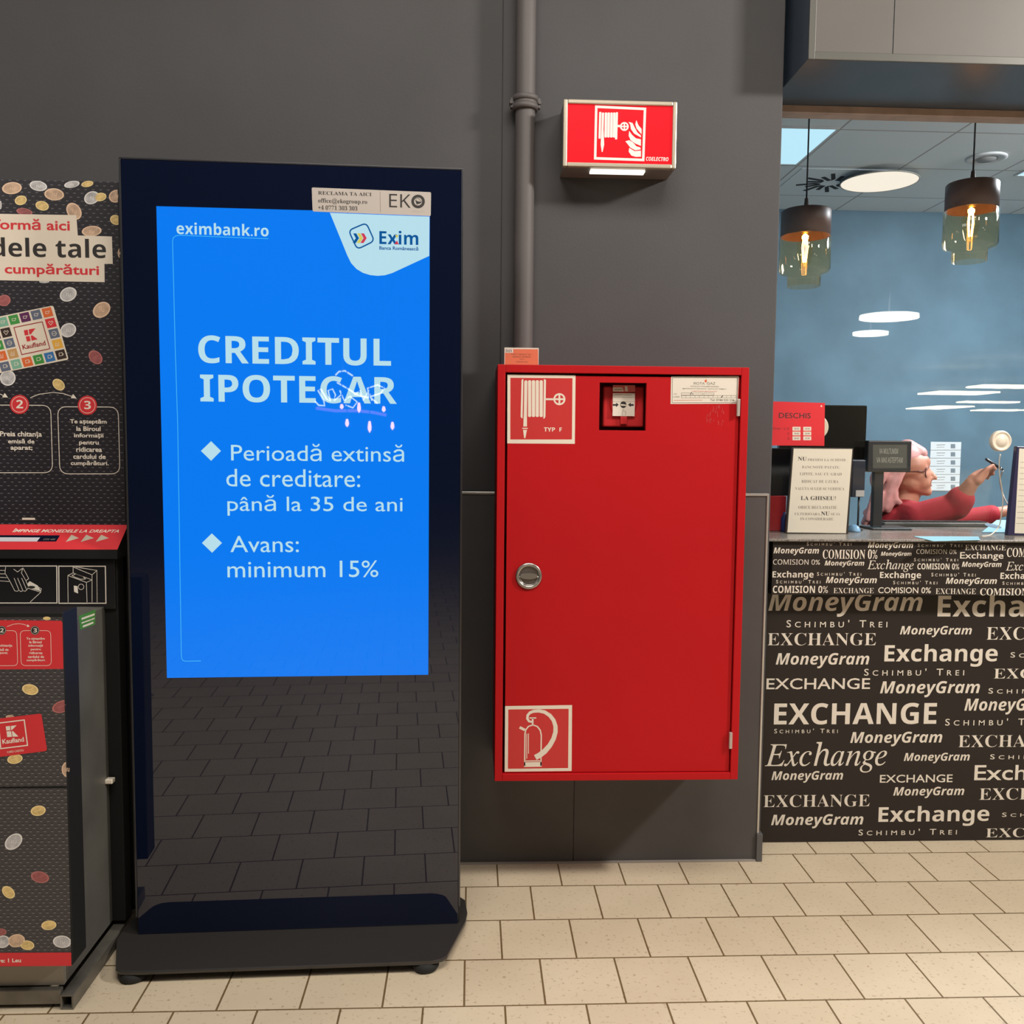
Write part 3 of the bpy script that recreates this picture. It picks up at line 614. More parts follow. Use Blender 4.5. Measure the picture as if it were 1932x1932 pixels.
# ------------------------------------------------------------------ fire hose cabinet
CY = 2.62; sc_ = SY(CY)
ca = sc_.P(938, 688.5); cb = sc_.P(1393, 1471); cx0 = (sc_.P(938, 688.5).x+sc_.P(934, 1474).x)/2; cx1 = (sc_.P(1413, 692).x+cb.x)/2; cz0 = (cb.z+sc_.P(934, 1474).z)/2; cz1 = (ca.z+sc_.P(1413, 692).z)/2
fw_ = .0225
fc = thing('fire_hose_cabinet', 'large red wall-mounted fire hose cabinet right of the kiosk', 'fire cabinet', ((cx0+cx1)/2, WY-.002, cz0))
def cab(m):
    yb = WV-.0015
    m.box((cx0, CY+.018, cz0), (cx0+.004, yb, cz1), red_paint); m.box((cx1-.004, CY+.018, cz0), (cx1, yb, cz1), red_paint)
    m.box((cx0+.004, CY+.018, cz0), (cx1-.004, yb, cz0+.004), red_paint); m.box((cx0+.004, CY+.018, cz1-.004), (cx1-.004, yb, cz1), red_paint)
    m.box((cx0+.004, yb-.004, cz0+.004), (cx1-.004, yb, cz1-.004), red_paint)
    m.box((cx0, CY, cz0), (cx0+fw_, CY+.018, cz1), red_paint, .0015); m.box((cx1-fw_, CY, cz0), (cx1, CY+.018, cz1), red_paint, .0015)
    m.box((cx0+fw_, CY, cz1-fw_), (cx1-fw_, CY+.018, cz1), red_paint, .0015); m.box((cx0+fw_, CY, cz0), (cx1-fw_, CY+.018, cz0+fw_*.95), red_paint, .0015)
one(cab, 'case', fc)
DYF = CY+.008; sdr = SY(DYF)
wx0, wx1 = sdr.P(1131, 760).x, sdr.P(1219.5, 760).x; wz0, wz1 = sdr.P(1175, 812).z, sdr.P(1175, 722).z
d0, d1, e0, e1 = cx0+fw_+.0075, cx1-fw_-.003, cz0+fw_+.001, cz1-fw_-.007
def fdoor(m):
    y0, y1 = DYF, DYF+.016
    m.box((d0, y0, e0), (wx0, y1, e1), red_paint); m.box((wx1, y0, e0), (d1, y1, e1), red_paint)
    m.box((wx0, y0, e0), (wx1, y1, wz0), red_paint); m.box((wx0, y0, wz1), (wx1, y1, e1), red_paint)
door = one(fdoor, 'door', fc)
def G(x, y): return (940+x*.082816, 690+y*.082816)
m_ = MB(); m_.pp(sdr, [G(205, 1770), G(1745, 1780), G(1762, 218), G(210, 200)], cream, .0010)
m_.pp(sdr, [G(275, 1680), G(1678, 1680), G(1692, 285), G(278, 275)], red_stick, .0013)
def bar(sf, sc, x0, y0, x1, y1, r, mm=cream, off=.0017):
    m_.rquad(sf, [sc(x0, y0), sc(x0, y1), sc(x1, y1), sc(x1, y0)], r, mm, off)
m_.pp(sdr, [G(530, 330), G(510, 1160), G(530, 1195), G(556, 1195), G(572, 305), G(555, 305)], cream, .0017)
m_.pp(sdr, [G(1040, 310), G(1028, 1205), G(1050, 1205), G(1075, 1160), G(1088, 330), G(1065, 305)], cream, .0017)
for x in (678, 766, 853, 942): bar(sdr, G, x, 332, x+74, 1168, 2.5)
m_.pp(sdr, [G(592, 360), G(585, 1000), G(572, 1385), G(655, 1385), G(655, 1000), G(665, 360), G(650, 335), G(610, 335)], cream, .0017)
m_.pp(sdr, [G(548, 1415), G(548, 1438), G(675, 1438), G(675, 1415)], cream, .0017); m_.pp(sdr, [G(565, 1460), G(590, 1650), G(618, 1650), G(655, 1460)], cream, .0017)
m_.pp(sdr, [G(1085, 742), G(1085, 785), G(1260, 785), G(1260, 742)], cream, .0017); m_.ring(sdr, *G(1393, 763), 9.7, 3.2, cream, .0017); m_.line(sdr, [G(1393, 650), G(1393, 880)], 3.4, cream, .0016); m_.line(sdr, [G(1280, 763), G(1500, 763)], 3.4, cream, .00165)
m_.text(sdr, 'TYP  F', 'sb', G(1042, 1498), G(1452, 1408), cream, .0017); m_.build('hose_sticker', door)
def H(x, y): return (920+x*.27950, 1300+y*.27950)
m_ = MB(); m_.pp(sdr, [H(115, 558), H(567, 553), H(570, 108), H(118, 115)], cream, .0010); m_.pp(sdr, [H(137, 538), H(543, 533), H(547, 133), H(140, 138)], red_stick, .0013)
m_.line(sdr, [H(250, 518), H(252, 300), H(258, 275), H(275, 252), H(305, 242), H(335, 252), H(355, 278), H(362, 310), H(360, 518)], 2.4, cream, .0017)
m_.pp(sdr, [H(246, 526), H(365, 524), H(365, 492), H(246, 494)], cream, .0017); m_.line(sdr, [H(252, 486), H(360, 484)], 2.0, cream, .0017)
m_.line(sdr, [H(264, 300), H(264, 470)], 1.4, cream, .0017); m_.line(sdr, [H(276, 300), H(276, 435)], 1.4, cream, .0017)
m_.line(sdr, [H(304, 240), H(304, 195)], 3.2, cream, .0017); m_.line(sdr, [H(282, 195), H(328, 195)], 2.4, cream, .0017); m_.line(sdr, [H(216, 258), H(252, 276)], 5.0, cream, .0017)
hs = [(302, 222), (280, 218), (268, 200), (270, 178), (285, 160), (310, 150), (345, 147), (385, 155), (420, 178), (445, 210), (458, 250), (458, 290), (445, 335), (420, 380), (385, 420), (350, 447), (322, 462)]
Q = [Vector(sdr.uv(*H(*p))) for p in hs]; wds = [.0028+.0055*(k/16)**1.0 if k < 14 else .0083 for k in range(17)]; m_.line_uv(sdr, Q, wds, cream, .0018)
m_.build('extinguisher_sticker', door)
def R_(x, y): return (1250+x*.08799, 690+y*.08799)
pale = mat('sticker_white', (.70, .63, .54), rough=.5)
m_ = MB(); m_.pp(sdr, [R_(172, 820), R_(1610, 815), R_(1637, 225), R_(183, 232)], pale, .0010); m_.line(sdr, [R_(205, 793), R_(1590, 790), R_(1607, 252), R_(212, 257)], .9, grey_ink, .0013, True)
m_.text(sdr, 'ROTA', 'sr', R_(670, 405), R_(905, 355), ink, .0014); m_.text(sdr, 'GAZ', 'sr', R_(950, 405), R_(1130, 355), ink, .0014); m_.pp(sdr, [R_(930, 362), R_(955, 330), R_(935, 288), R_(900, 318), R_(905, 350)], mat('flame_print', srgb=(205, 90, 50), rough=.5), .0014)
for tx, bl, tr, mm in (('INSTALAȚII STINGERE INCENDII', (600, 465), (1205, 435), grey_ink), ('MENTENANȚĂ PERIODICĂ / INSTALAȚII TERMICE', (430, 510), (1365, 482), grey_ink), ('URMĂTOAREA MENTENANȚĂ', (630, 562), (1165, 538), red_stick), ('AN', (240, 618), (300, 592), grey_ink), ('LUNA', (232, 683), (365, 650), grey_ink), ('Tel: 0744 523 234', (1020, 757), (1537, 718), ink)): m_.text(sdr, tx, 'gm', R_(*bl), R_(*tr), mm, .0014)
m_.line(sdr, [R_(235, 742), R_(850, 738)], .7, red_stick, .0014)
for x0, x1 in ((403, 640), (652, 860), (885, 1102)): m_.line(sdr, [R_(x0, 632), R_(x1, 630), R_(x1, 585), R_(x0, 585)], .6, grey_ink, .0014, True)
m_.line(sdr, [R_(403, 692), R_(1570, 688), R_(1570, 640), R_(403, 640)], .6, grey_ink, .0014, True)
for k in range(1, 12): m_.line(sdr, [R_(403+k*97, 690), R_(403+k*97, 640)], .5, grey_ink, .0014)
m_.line(sdr, [R_(590, 620), R_(625, 570)], 1.2, ink, .0016); m_.line(sdr, [R_(1255, 680), R_(1295, 640)], 1.4, ink, .0016); m_.build('service_label', door)
smear = mat('glue_smear', srgb=(182, 52, 50), rough=.7)
m_ = MB(); random.seed(3)
for k in range(46):
    x, y = 940+random.random()*370, 840+random.random()**1.3*380; m_.line(sdr, [R_(x, y), R_(x+random.uniform(-8, 8), y+random.uniform(25, 90))], random.uniform(.4, 1.1), smear, .0008+k*2e-6)
m_.build('glue_residue', door)
# lock
lc = sdr.P(997.5, 1086.5); lr = .0385
lk = MB(); lk.lathe([(lr*.74, .001), (lr*.76, .006), (lr*.97, .006), (lr, .0035), (lr, 0)], lc, steel, (0, -1, 0), 48); lock = lk.build('lock', door)
one(lambda m: m.lathe([(0, .0012), (lr*.745, .0012)], lc, mat('lock_dish', (.20, .17, .155), rough=.35, metal=.8), (0, -1, 0), 40), 'dish', lock)
def grip(m):
    P = [lc + Vector((lr*.70*math.cos(t), -.004, lr*.70*math.sin(t))) for t in [math.pi+k*math.pi/14 for k in range(15)]]; m.tube(P, .0016, steel, 8)
    top = [(math.cos(math.pi-k*math.pi/10)*lr*.66, .008*math.sin(k*math.pi/10)+.001) for k in range(11)]; bot = [(x, -z+.000) for x, z in top[::-1][1:-1]]
    m.prism([lc + Vector((x, -.0015, z)) for x, z in top+bot], (0, -.006, 0), steel, .001)
one(grip, 'finger_grip', lock)
for hx, hy in ((1393, 769), (1378.5, 1397)):
    c = sc_.P(hx, hy); one(lambda m: m.box(c+Vector((-.0045, -.004, -.025)), c+Vector((.0045, .006, .025)), mat('hinge_metal', (.55, .47, .42), rough=.4, metal=.5), .0015), 'hinge', fc)
# call point behind the cut-out
def J(x, y): return (1120+x*.067303, 700+y*.067303)
QY = CY+.052; sq = SY(QY)
cp = MB(); q0, q1 = sq.P(1137, 806), sq.P(1216, 729); cp.box((q0.x, QY, q0.z), (q1.x, QY+.05, q1.z), mat('call_point_red', (.52, .022, .024), rough=.35), .006, 3)
one(lambda m: m.box((wx0-.02, QY+.051, wz0-.02), (wx1+.02, QY+.053, wz1+.02), mat('red_dark_back', (.20, .008, .01), rough=.6)), 'recess_back', fc)
call = cp.build('call_point', fc)
cc = sq.P(*J(830, 930))
one(lambda m: m.lathe([(0, .006), (.036, .006), (.040, .002), (.041, 0)], cc, mat('call_point_red'), (0, -1, 0), 48), 'dome', call)
sq2 = SY(QY-.008)
m_ = MB(); ww = pale
m_.box(sq2.P(*J(530, 1260)), sq2.P(*J(1160, 625)) + Vector((0, .004, 0)), ww)
for q in ([(540, 925), (540, 975), (625, 975), (625, 1015), (705, 945), (630, 885), (630, 925)], [(1125, 925), (1125, 975), (1040, 980), (1040, 1010), (962, 945), (1040, 885), (1040, 925)]): m_.pp(sq2, [J(*p) for p in q], ink, .0006)
m_.ell(sq2, *J(832, 945), 5.9, 6.3, ink, .0006); m_.pp(sq2, [J(760, 925), J(760, 970), J(910, 980), J(910, 940)], pale, .0009)
m_.line(sq2, [J(530, 862), J(1150, 862)], .5, grey_ink, .0006); m_.text(sq2, 'APĂSAȚI GEAMUL', 'gm', J(600, 685), J(1080, 655), grey_ink, .0006); m_.text(sq2, 'ÎN CAZ DE INCENDIU', 'gm', J(560, 745), J(1140, 720), grey_ink, .0006)
m_.line(sq2, [J(800, 1250), J(800, 1160), J(820, 1110), J(825, 1070), J(840, 1120), J(900, 1140), J(895, 1250)], .5, grey_ink, .0006); m_.build('press_glass', call)
m_ = MB(); m_.box(sq2.P(*J(540, 580)), sq2.P(*J(1165, 400)) + Vector((0, .004, 0)), mat('tag_pink', srgb=(200, 95, 90), rough=.5)); m_.pp(sq2, [J(540, 575), J(850, 575), J(800, 460), J(540, 460)], pale, .0006); m_.pp(sq2, [J(880, 570), J(960, 570), J(950, 450), J(880, 410)], pale, .0006); m_.line(sq2, [J(580, 520), J(800, 520)], 1.8, mat('tag_ink', (.3, .26, .2), rough=.6), .0009); m_.build('date_tag', call)
one(lambda m: m.box(sq2.P(*J(750, 1490)), sq2.P(*J(940, 1275)) + Vector((0, .006, 0)), mat('call_point_red'), .001), 'key_slot_cover', call)
# orange card stuck on the column above the cabinet
so = SY(WY-.037-.0305-.004)
def Kx(x, y): return (920+x*.2795, 640+y*.2795)
oc = MB(); oc.box(Vector((so.P(951.5, 690).x, so.o.y, cz1+.0003)), so.P(1016.5, 656.5)+Vector((0, .002, 0)), pale); oc.pp(so, [Kx(117, 200), Kx(342, 200), Kx(340, 68), Kx(117, 66)], mat('orange_print', srgb=(216, 112, 78), rough=.5), .0005)
oc.pp(so, [Kx(118, 92), Kx(172, 92), Kx(172, 66), Kx(118, 66)], pale, .0008); oc.text(so, 'DAN', 'fb', Kx(122, 88), Kx(165, 68), ink, .0011)
for tx, y, x0, x1 in (('PUNCT HIDRANT NR. 1', 107, 160, 300), ('HIDRANT INTERIOR', 124, 168, 292), ('TIP F', 140, 215, 248), ('VERIFICAT', 158, 188, 275)): oc.text(so, tx, 'gm', Kx(x0, y), Kx(x1, y-9), mat('brown_ink', (.22, .06, .03), rough=.6), .0009)
tag(oc.build('notice_card', loc=so.P(984, 675)), 'small orange card with a white border standing on the red cabinet against the pipe', 'notice')

# ------------------------------------------------------------------ illuminated fire hose sign
SG = 2.78; ss = SY(SG)
def N(x, y): return (920+x*.20704, 160+y*.20704)
sx0, sx1 = (ss.P(*N(695, 122)).x+ss.P(*N(685, 735)).x)/2, (ss.P(*N(1733, 157)).x+ss.P(*N(1713, 770)).x)/2; sz0, sz1 = ss.P(*N(1200, 752)).z, ss.P(*N(1200, 140)).z
sg = thing('fire_hose_sign', 'lit red fire hose sign box with a beige frame, above the red cabinet', 'sign', ((sx0+sx1)/2, WY, sz0))
fr2 = mat('beige_sign_frame', (.50, .43, .33), rough=.35, metal=.4)
def sframe(m):
    f = .0125
    for a, b_ in (((sx0, SG, sz0), (sx0+f, SG+.02, sz1)), ((sx1-f, SG, sz0), (sx1, SG+.02, sz1)), ((sx0+f, SG, sz1-f), (sx1-f, SG+.02, sz1)), ((sx0+f, SG, sz0), (sx1-f, SG+.02, sz0+f))): m.box(a, b_, fr2, .003)
one(lambda m: m.box((sx0+.002, SG+.0205, sz0+.001), (sx1-.002, WY-.001, sz1-.002), mat('sign_case', (.16, .15, .14), rough=.5)), 'case', sg)
one(sframe, 'frame', sg)
def lit(name, srgb, k):
    m = mat(name, lin(srgb), rough=.4); b_ = m.node_tree.nodes['Principled BSDF']; b_.inputs['Emission Color'].default_value = (*lin(srgb), 1); b_.inputs['Emission Strength'].default_value = k; return m
lit_r = lit('lit_red', (240, 18, 34), .80); lit_w = lit('lit_white', (244, 238, 226), .80)
for m in (lit_r, lit_w): b_ = m.node_tree.nodes['Principled BSDF']; b_.inputs['Base Color'].default_value = [v*.25 for v in b_.inputs['Base Color'].default_value[:3]]+[1]; b_.inputs['Specular IOR Level'].default_value = .15
SI = SG+.006; si = SY(SI)
m_ = MB(); m_.box((sx0+.012, SI, sz0+.012), (sx1-.012, SI+.01, sz1-.012), lit_r); face = m_.build('face', sg)
m_ = MB(); m_.line(si, [N(990, 200), N(980, 670), N(1418, 685), N(1434, 220)], 4.6, lit_w, .0008, True)
for x in (1068, 1093, 1119, 1144): m_.rquad(si, [N(x, 252), N(x-4, 480), N(x+19, 481), N(x+22, 253)], 1.8, lit_w, .0008)
m_.rquad(si, [N(1017, 247), N(1010, 490), N(1030, 492), N(1036, 247)], 1.5, lit_w, .0008); m_.rquad(si, [N(1168, 250), N(1160, 498), N(1181, 498), N(1188, 250)], 1.5, lit_w, .0008)
m_.pp(si, [N(1041, 254), N(1037, 400), N(1030, 545), N(1040, 612), N(1048, 612), N(1062, 545), N(1057, 400), N(1062, 254)], lit_w, .0008)
m_.line(si, [N(1183, 375), N(1215, 377)], 4, lit_w, .0008); m_.ring(si, *N(1246, 380), 6.8, 3.0, lit_w, .0008); m_.line(si, [N(1246, 345), N(1246, 415)], 2.6, lit_w, .0009); m_.line(si, [N(1212, 380), N(1280, 380)], 2.6, lit_w, .00095)
for q in ([(1355, 322), (1345, 360), (1358, 400), (1403, 452), (1403, 402), (1375, 370)], [(1283, 338), (1300, 365), (1306, 405), (1335, 445), (1397, 480), (1397, 462), (1365, 435), (1338, 385), (1320, 348)],
          [(1290, 420), (1285, 465), (1303, 505), (1345, 535), (1397, 557), (1397, 497), (1350, 487), (1315, 455)], [(1255, 515), (1275, 540), (1300, 572), (1345, 597), (1395, 590), (1393, 572), (1355, 560), (1325, 525), (1290, 505)], [(1290, 575), (1285, 610), (1310, 645), (1350, 657), (1397, 655), (1397, 600), (1340, 605)]):
    m_.pp(si, [N(*p) for p in q], lit_w, .0008)
m_.text(si, 'COELECTRO', 'sbi', N(1443, 692), N(1648, 661), lit_w, .0008); m_.build('pictogram', face)
u0, u1 = SZ(sz0-.0005).P(*N(938, 772)), SZ(sz0-.0005).P(*N(1433, 784))
one(lambda m: m.box((u0.x, SG+.022, sz0-.006), (u1.x, SG+.055, sz0+.0005), lit('lit_strip', (255, 250, 235), 1.4), .001), 'light_strip', sg)

# ------------------------------------------------------------------ pipe
py_ = WY-.037; spy = SY(py_); pc = spy.P(990, 300).x; pr = .0305
pm = mat('grey_pipe_paint', srgb=(86, 80, 79), rough=.6, noise=.05, nscale=6)
pp_ = thing('riser_pipe', 'grey painted riser pipe with a bolted clamp running down to the red cabinet', 'pipe', (pc, py_, cz1))
one(lambda m: m.cyl((pc, py_, cz1+.0005), pr, 4.398-cz1, pm, n=48), 'pipe', pp_)
cz = spy.P(990, 196).z
def clamp(m):
    for dz in (-.0125, .0125): m.lathe([(pr+.001, dz-.009), (pr+.008, dz-.008), (pr+.010, dz), (pr+.008, dz+.008), (pr+.001, dz+.009)], (pc, py_, cz), pm, n=48)
    m.lathe([(pr+.001, -.012), (pr+.006, -.012), (pr+.006, .012), (pr+.001, .012)], (pc, py_, cz), pm, n=48)
    for sg_ in (-1, 1): m.box((pc+sg_*(pr+.004)-.012, py_-.010, cz-.016), (pc+sg_*(pr+.004)+.012, py_+.010, cz+.016), pm, .004)
cl = one(clamp, 'clamp', pp_)
for sg_ in (-1, 1):
    c = Vector((pc+sg_*(pr+.013), py_-.016, cz)); one(lambda m: m.cyl(c, .0055, .032, pm, (0, 1, 0), 6), 'bolt', cl)

# ------------------------------------------------------------------ exchange counter
KY, BYd = 3.02, 2.96; skl, skb = SY(KY), SY(BYd)
bz0, bz1 = .880, 1.0595
cnt = thing('exchange_counter', 'dark brown exchange counter covered with pale repeated lettering', 'counter', (2.2, 3.2, 0))
brown = mat('dark_brown_vinyl', (.021, .0155, .013), rough=.45, spec=.3)
xe, XB = 4.4, .998
gran = mat('grey_granite', (.20, .18, .16), rough=.25, noise=.6, nscale=220)
one(lambda m: m.box((.97, BYd-.012, bz1), (xe, 3.50, bz1+.009), gran, .003), 'countertop', cnt)
one(lambda m: m.box((XR+.012, KY+.031, .0005), (xe, 3.48, bz1-.002), black_soft), 'carcass', cnt)
let_m = mat('pale_lettering', (.68, .61, .52), rough=.5)
def U6(x, y): return (1420+x*.26501, 1000+y*.26501)
def U7(x, y): return (1420+x*.26501, 1290+y*.26501)
MG, SCH, EX, CO = 'MoneyGram', "Schimbu' Trei", 'Exchange', 'COMISION 0%'
m_ = MB(); m_.box((XB, BYd, bz0), (xe, KY-.0005, bz1-.001), brown, .001)
for tx, st, x0, y0, x1, y1 in [(SCH, 'sc', 385, 88, 703, 110), (MG, 'sbi', 820, 87, 1143, 140), (SCH, 'sc', 1175, 98, 1492, 120), ('EXCHANGE', 'fr', 1512, 106, 1803, 144), (CO, 'fb', 1808, 126, 2200, 192), (MG, 'sbi', 148, 125, 473, 180), (CO, 'fb', 498, 138, 890, 205), (MG, 'sbi', 912, 155, 1132, 192),
    (CO, 'sr', 1165, 138, 1453, 170), (EX, 'gm', 1475, 158, 1787, 218), (CO, 'sr', 145, 210, 480, 246), (MG, 'sbi', 512, 218, 795, 264), (EX, 'fi', 815, 212, 1148, 298), (SCH, 'sc', 1148, 200, 1463, 222), (CO, 'sb', 1172, 238, 1472, 280), (MG, 'sbi', 1488, 226, 1773, 274), (EX, 'fi', 1800, 222, 2130, 308),
    (EX, 'sb', 140, 292, 435, 352), (SCH, 'sc', 458, 300, 773, 325), (EX, 'sb', 905, 296, 1200, 356), (SCH, 'sc', 1272, 305, 1588, 330), (EX, 'sb', 1762, 302, 2058, 362), (SCH, 'sc', 167, 355, 483, 380), (MG, 'sbi', 520, 333, 885, 392), (SCH, 'sc', 1000, 362, 1315, 386), (MG, 'sbi', 1373, 340, 1740, 397), (SCH, 'sc', 1778, 367, 2090, 390),
    (CO, 'sb', 143, 397, 537, 448), ('EXCHANGE', 'fr', 575, 412, 863, 450), (CO, 'gm', 893, 408, 1270, 450), ('EXCHANGE', 'fr', 1302, 416, 1590, 456), (CO, 'fb', 1618, 413, 2060, 465)]:
    m_.text(skb, tx, st, U6(x0, y1), U6(x1, y0), let_m, .0008)
m_.build('upper_band', cnt)
m_ = MB(); m_.box((XR+.012, KY, .0005), (xe, KY+.03, bz1-.002), brown)
for tx, st, x0, y0, x1, y1 in [(MG, 'sbi', 110, 447, 1212, 617), (EX, 'sb', 1313, 460, 2363, 665), (SCH, 'sc', 240, 640, 960, 693), (MG, 'sbi', 1047, 683, 1562, 763), ('EXCHANGE', 'fr', 1662, 690, 2440, 782), ('EXCHANGE', 'fr', 105, 733, 880, 822), (EX, 'sb', 935, 812, 1748, 974), (SCH, 'sc', 1835, 868, 2555, 908), (MG, 'sbi', 163, 875, 832, 985), (SCH, 'sc', 793, 985, 1507, 1037), ('EXCHANGE', 'fr', 1715, 985, 2480, 1058)]:
    m_.text(skl, tx, st, U6(x0, y1), U6(x1, y0), let_m, .0008)
for tx, st, x0, y0, x1, y1 in [('EXCHANGE', 'gm', 97, -40, 838, 40), (MG, 'sbi', 905, -20, 1620, 97), (SCH, 'sc', 1678, 28, 2400, 70), ('EXCHANGE', 'sb', 150, 135, 1313, 292), (MG, 'sbi', 1505, 103, 2170, 220), (SCH, 'sc', 1370, 245, 2090, 298), (SCH, 'sc', 153, 318, 607, 353), (MG, 'sbi', 693, 340, 1352, 447), ('EXCHANGE', 'fr', 1462, 362, 2240, 453), (EX, 'fi', 85, 412, 960, 637), (MG, 'sbi', 1075, 490, 1547, 568), (SCH, 'sc', 1690, 497, 2410, 538), (EX, 'gm', 1575, 575, 2330, 722), (MG, 'sbi', 133, 620, 645, 706), ('EXCHANGE', 'gm', 905, 645, 1425, 705), (MG, 'sbi', 1000, 732, 1508, 816), ('EXCHANGE', 'fr', 1612, 738, 2390, 828), ('EXCHANGE', 'fr', 75, 787, 835, 880), (EX, 'sb', 893, 866, 1688, 1018), (SCH, 'sc', 1775, 910, 2490, 948), (MG, 'sbi', 130, 926, 790, 1032), (SCH, 'sc', 753, 1030, 1455, 1080), ('EXCHANGE', 'fr', 1658, 1022, 2440, 1095)]:
    m_.text(skl, tx, st, U7(x0, y1), U7(x1, y0), let_m, .0008)
m_.build('front_panel', cnt)
sbl = Surf((XB, 0, 0), (0, -1, 0), (0, 0, 1))
CT = bz1+.009                                      # top of the counter slab
# ------------------------------------------------------------------ things on and behind the counter window
FGY = GY+.004
def pbox(m, x0, y0, x1, y1, Y, dep, mm, bev=.0, z0=None):
    a, c = W(x0, y1, Y), W(x1, y0, Y); m.box((a.x, Y, a.z if z0 is None else z0), (c.x, Y+dep, c.z), mm, bev)
def V5(x, y): return (1440+x*.150115, 740+y*.150115)
def V6(x, y): return (1620+x*.161491, 760+y*.161491)
sgl = SY(FGY-.0045)
red_sign = mat('red_sign_board', srgb=(214, 48, 56), rough=.35)
dz = thing('opening_hours_sign', 'red opening hours sign fixed on the counter window beside the dark column', 'sign', sgl.P(1504, 838))
m_ = MB(); m_.prism([sgl.P(*V5(*p)) for p in [(66, 668), (768, 675), (775, 135), (88, 115)]], (0, .0038, 0), red_sign)
m_.text(sgl, 'DESCHIS', 'gm', V5(195, 325), V5(598, 262), ink, .0006)
for tx, x0, y0, x1, y1 in (('Orar:', 118, 440, 232, 470), ('L-V', 262, 440, 330, 472), ('S', 303, 505, 328, 535), ('D', 305, 565, 330, 598)): m_.text(sgl, tx, 'sr', V5(x0, y1), V5(x1, y0), mat('sign_ink_red', (.10, .012, .014), rough=.5), .0006)
for y in (435, 495, 555):
    m_.line(sgl, [V5(482, y+25), V5(494, y+25)], .7, ink, .0006)
    for x in (368, 503):
        m_.quad(sgl, *V5(x, y), *V5(x+100, y+48), cream, .0006); m_.text(sgl, '08:00' if x == 368 else '20:00', 'sb', V5(x+20, y+34), V5(x+82, y+15), grey_ink, .0010)
m_.ell(sgl, *V5(730, 175), 1.6, 1.6, cream, .0008); m_.build('board', dz)
# notice standing on the counter in front of the glass
NYp = 3.130; sn = SY(NYp)
nb = lambda p: Vector((sn.P(*p).x, NYp, max(sn.P(*p).z, CT+.0006)))
nu = thing('notice_stand', 'white notice in a thin dark frame leaning on the counter window under the red sign', 'notice', (sn.P(1542, 1003).x, NYp, CT))
def nfr(m):
    m.prism([Vector((sn.P(1482, 1004).x, NYp, CT+.0004)), Vector((sn.P(1600.5, 1004).x, NYp, CT+.0004)), sn.P(1610.5, 846), sn.P(1495, 844)], (0, .012, 0), mat('dark_frame', (.03, .022, .016), rough=.4), .001)
one(nfr, 'frame', nu)
m_ = MB(); m_.pp(sn, [V5(303, 1762), V5(1040, 1772), V5(1120, 715), V5(383, 708)], mat('paper_cream', (.66, .60, .49), rough=.6), .0008)
for tx, st, p0, p1, h_ in (('NU', 'fb', (435, 860), (543, 862), 48), ('PRIMIM LA SCHIMB', 'fr', (558, 865), (1033, 868), 32), ('BANCNOTE PATATE,', 'fr', (485, 960), (963, 965), 36), ('LIPITE, SAU CU GRAD', 'fr', (458, 1048), (985, 1053), 40), ('RIDICAT DE UZURA', 'fr', (480, 1138), (945, 1142), 36), ('VALUTA SI LEII SE VERIFICA', 'fr', (400, 1228), (1018, 1232), 34), ('LA GHISEU!', 'fb', (470, 1355), (910, 1358), 50), ('ORICE RECLAMATIE', 'fr', (440, 1465), (923, 1468), 38), ('ULTERIOARA', 'fr', (392, 1545), (712, 1548), 32), ('NU', 'fb', (727, 1550), (832, 1550), 50), ('SE IA', 'fr', (848, 1548), (965, 1548), 32), ('IN CONSIDERARE', 'fr', (465, 1608), (880, 1610), 34)):
    m_.text(sn, tx, st, None, None, ink if st == 'fb' else grey_ink, .0012, base=(V5(*p0), V5(*p1), h_*.15))
m_.build('paper', nu)
# framed sheet at the right edge
sr_ = SY(3.10)
fs = thing('display_frame', 'cream paper in a dark blue frame standing on the counter at the right edge', 'notice', (sr_.P(1930, 1008).x, 3.10, CT))
one(lambda m: m.prism([Vector((sr_.P(1901, 1009).x, 3.10, CT+.0004)), Vector((sr_.P(1990, 1009).x, 3.10, CT+.0004)), sr_.P(1996, 846), sr_.P(1919, 842)], (0, .02, 0), mat('navy_frame', (.022, .018, .06), rough=.35), .002), 'frame', fs)
m_ = MB(); m_.pp(sr_, [(1914, 1006), (1985, 1008), (1993, 850), (1923, 846)], mat('paper_cream', (.66, .60, .49)), .0012)
for k in range(12): m_.line(sr_, [(1925-k*.7, 872+k*10.5), (1985, 873+k*10.5)], .6, grey_ink, .0016)
m_.build('paper', fs)
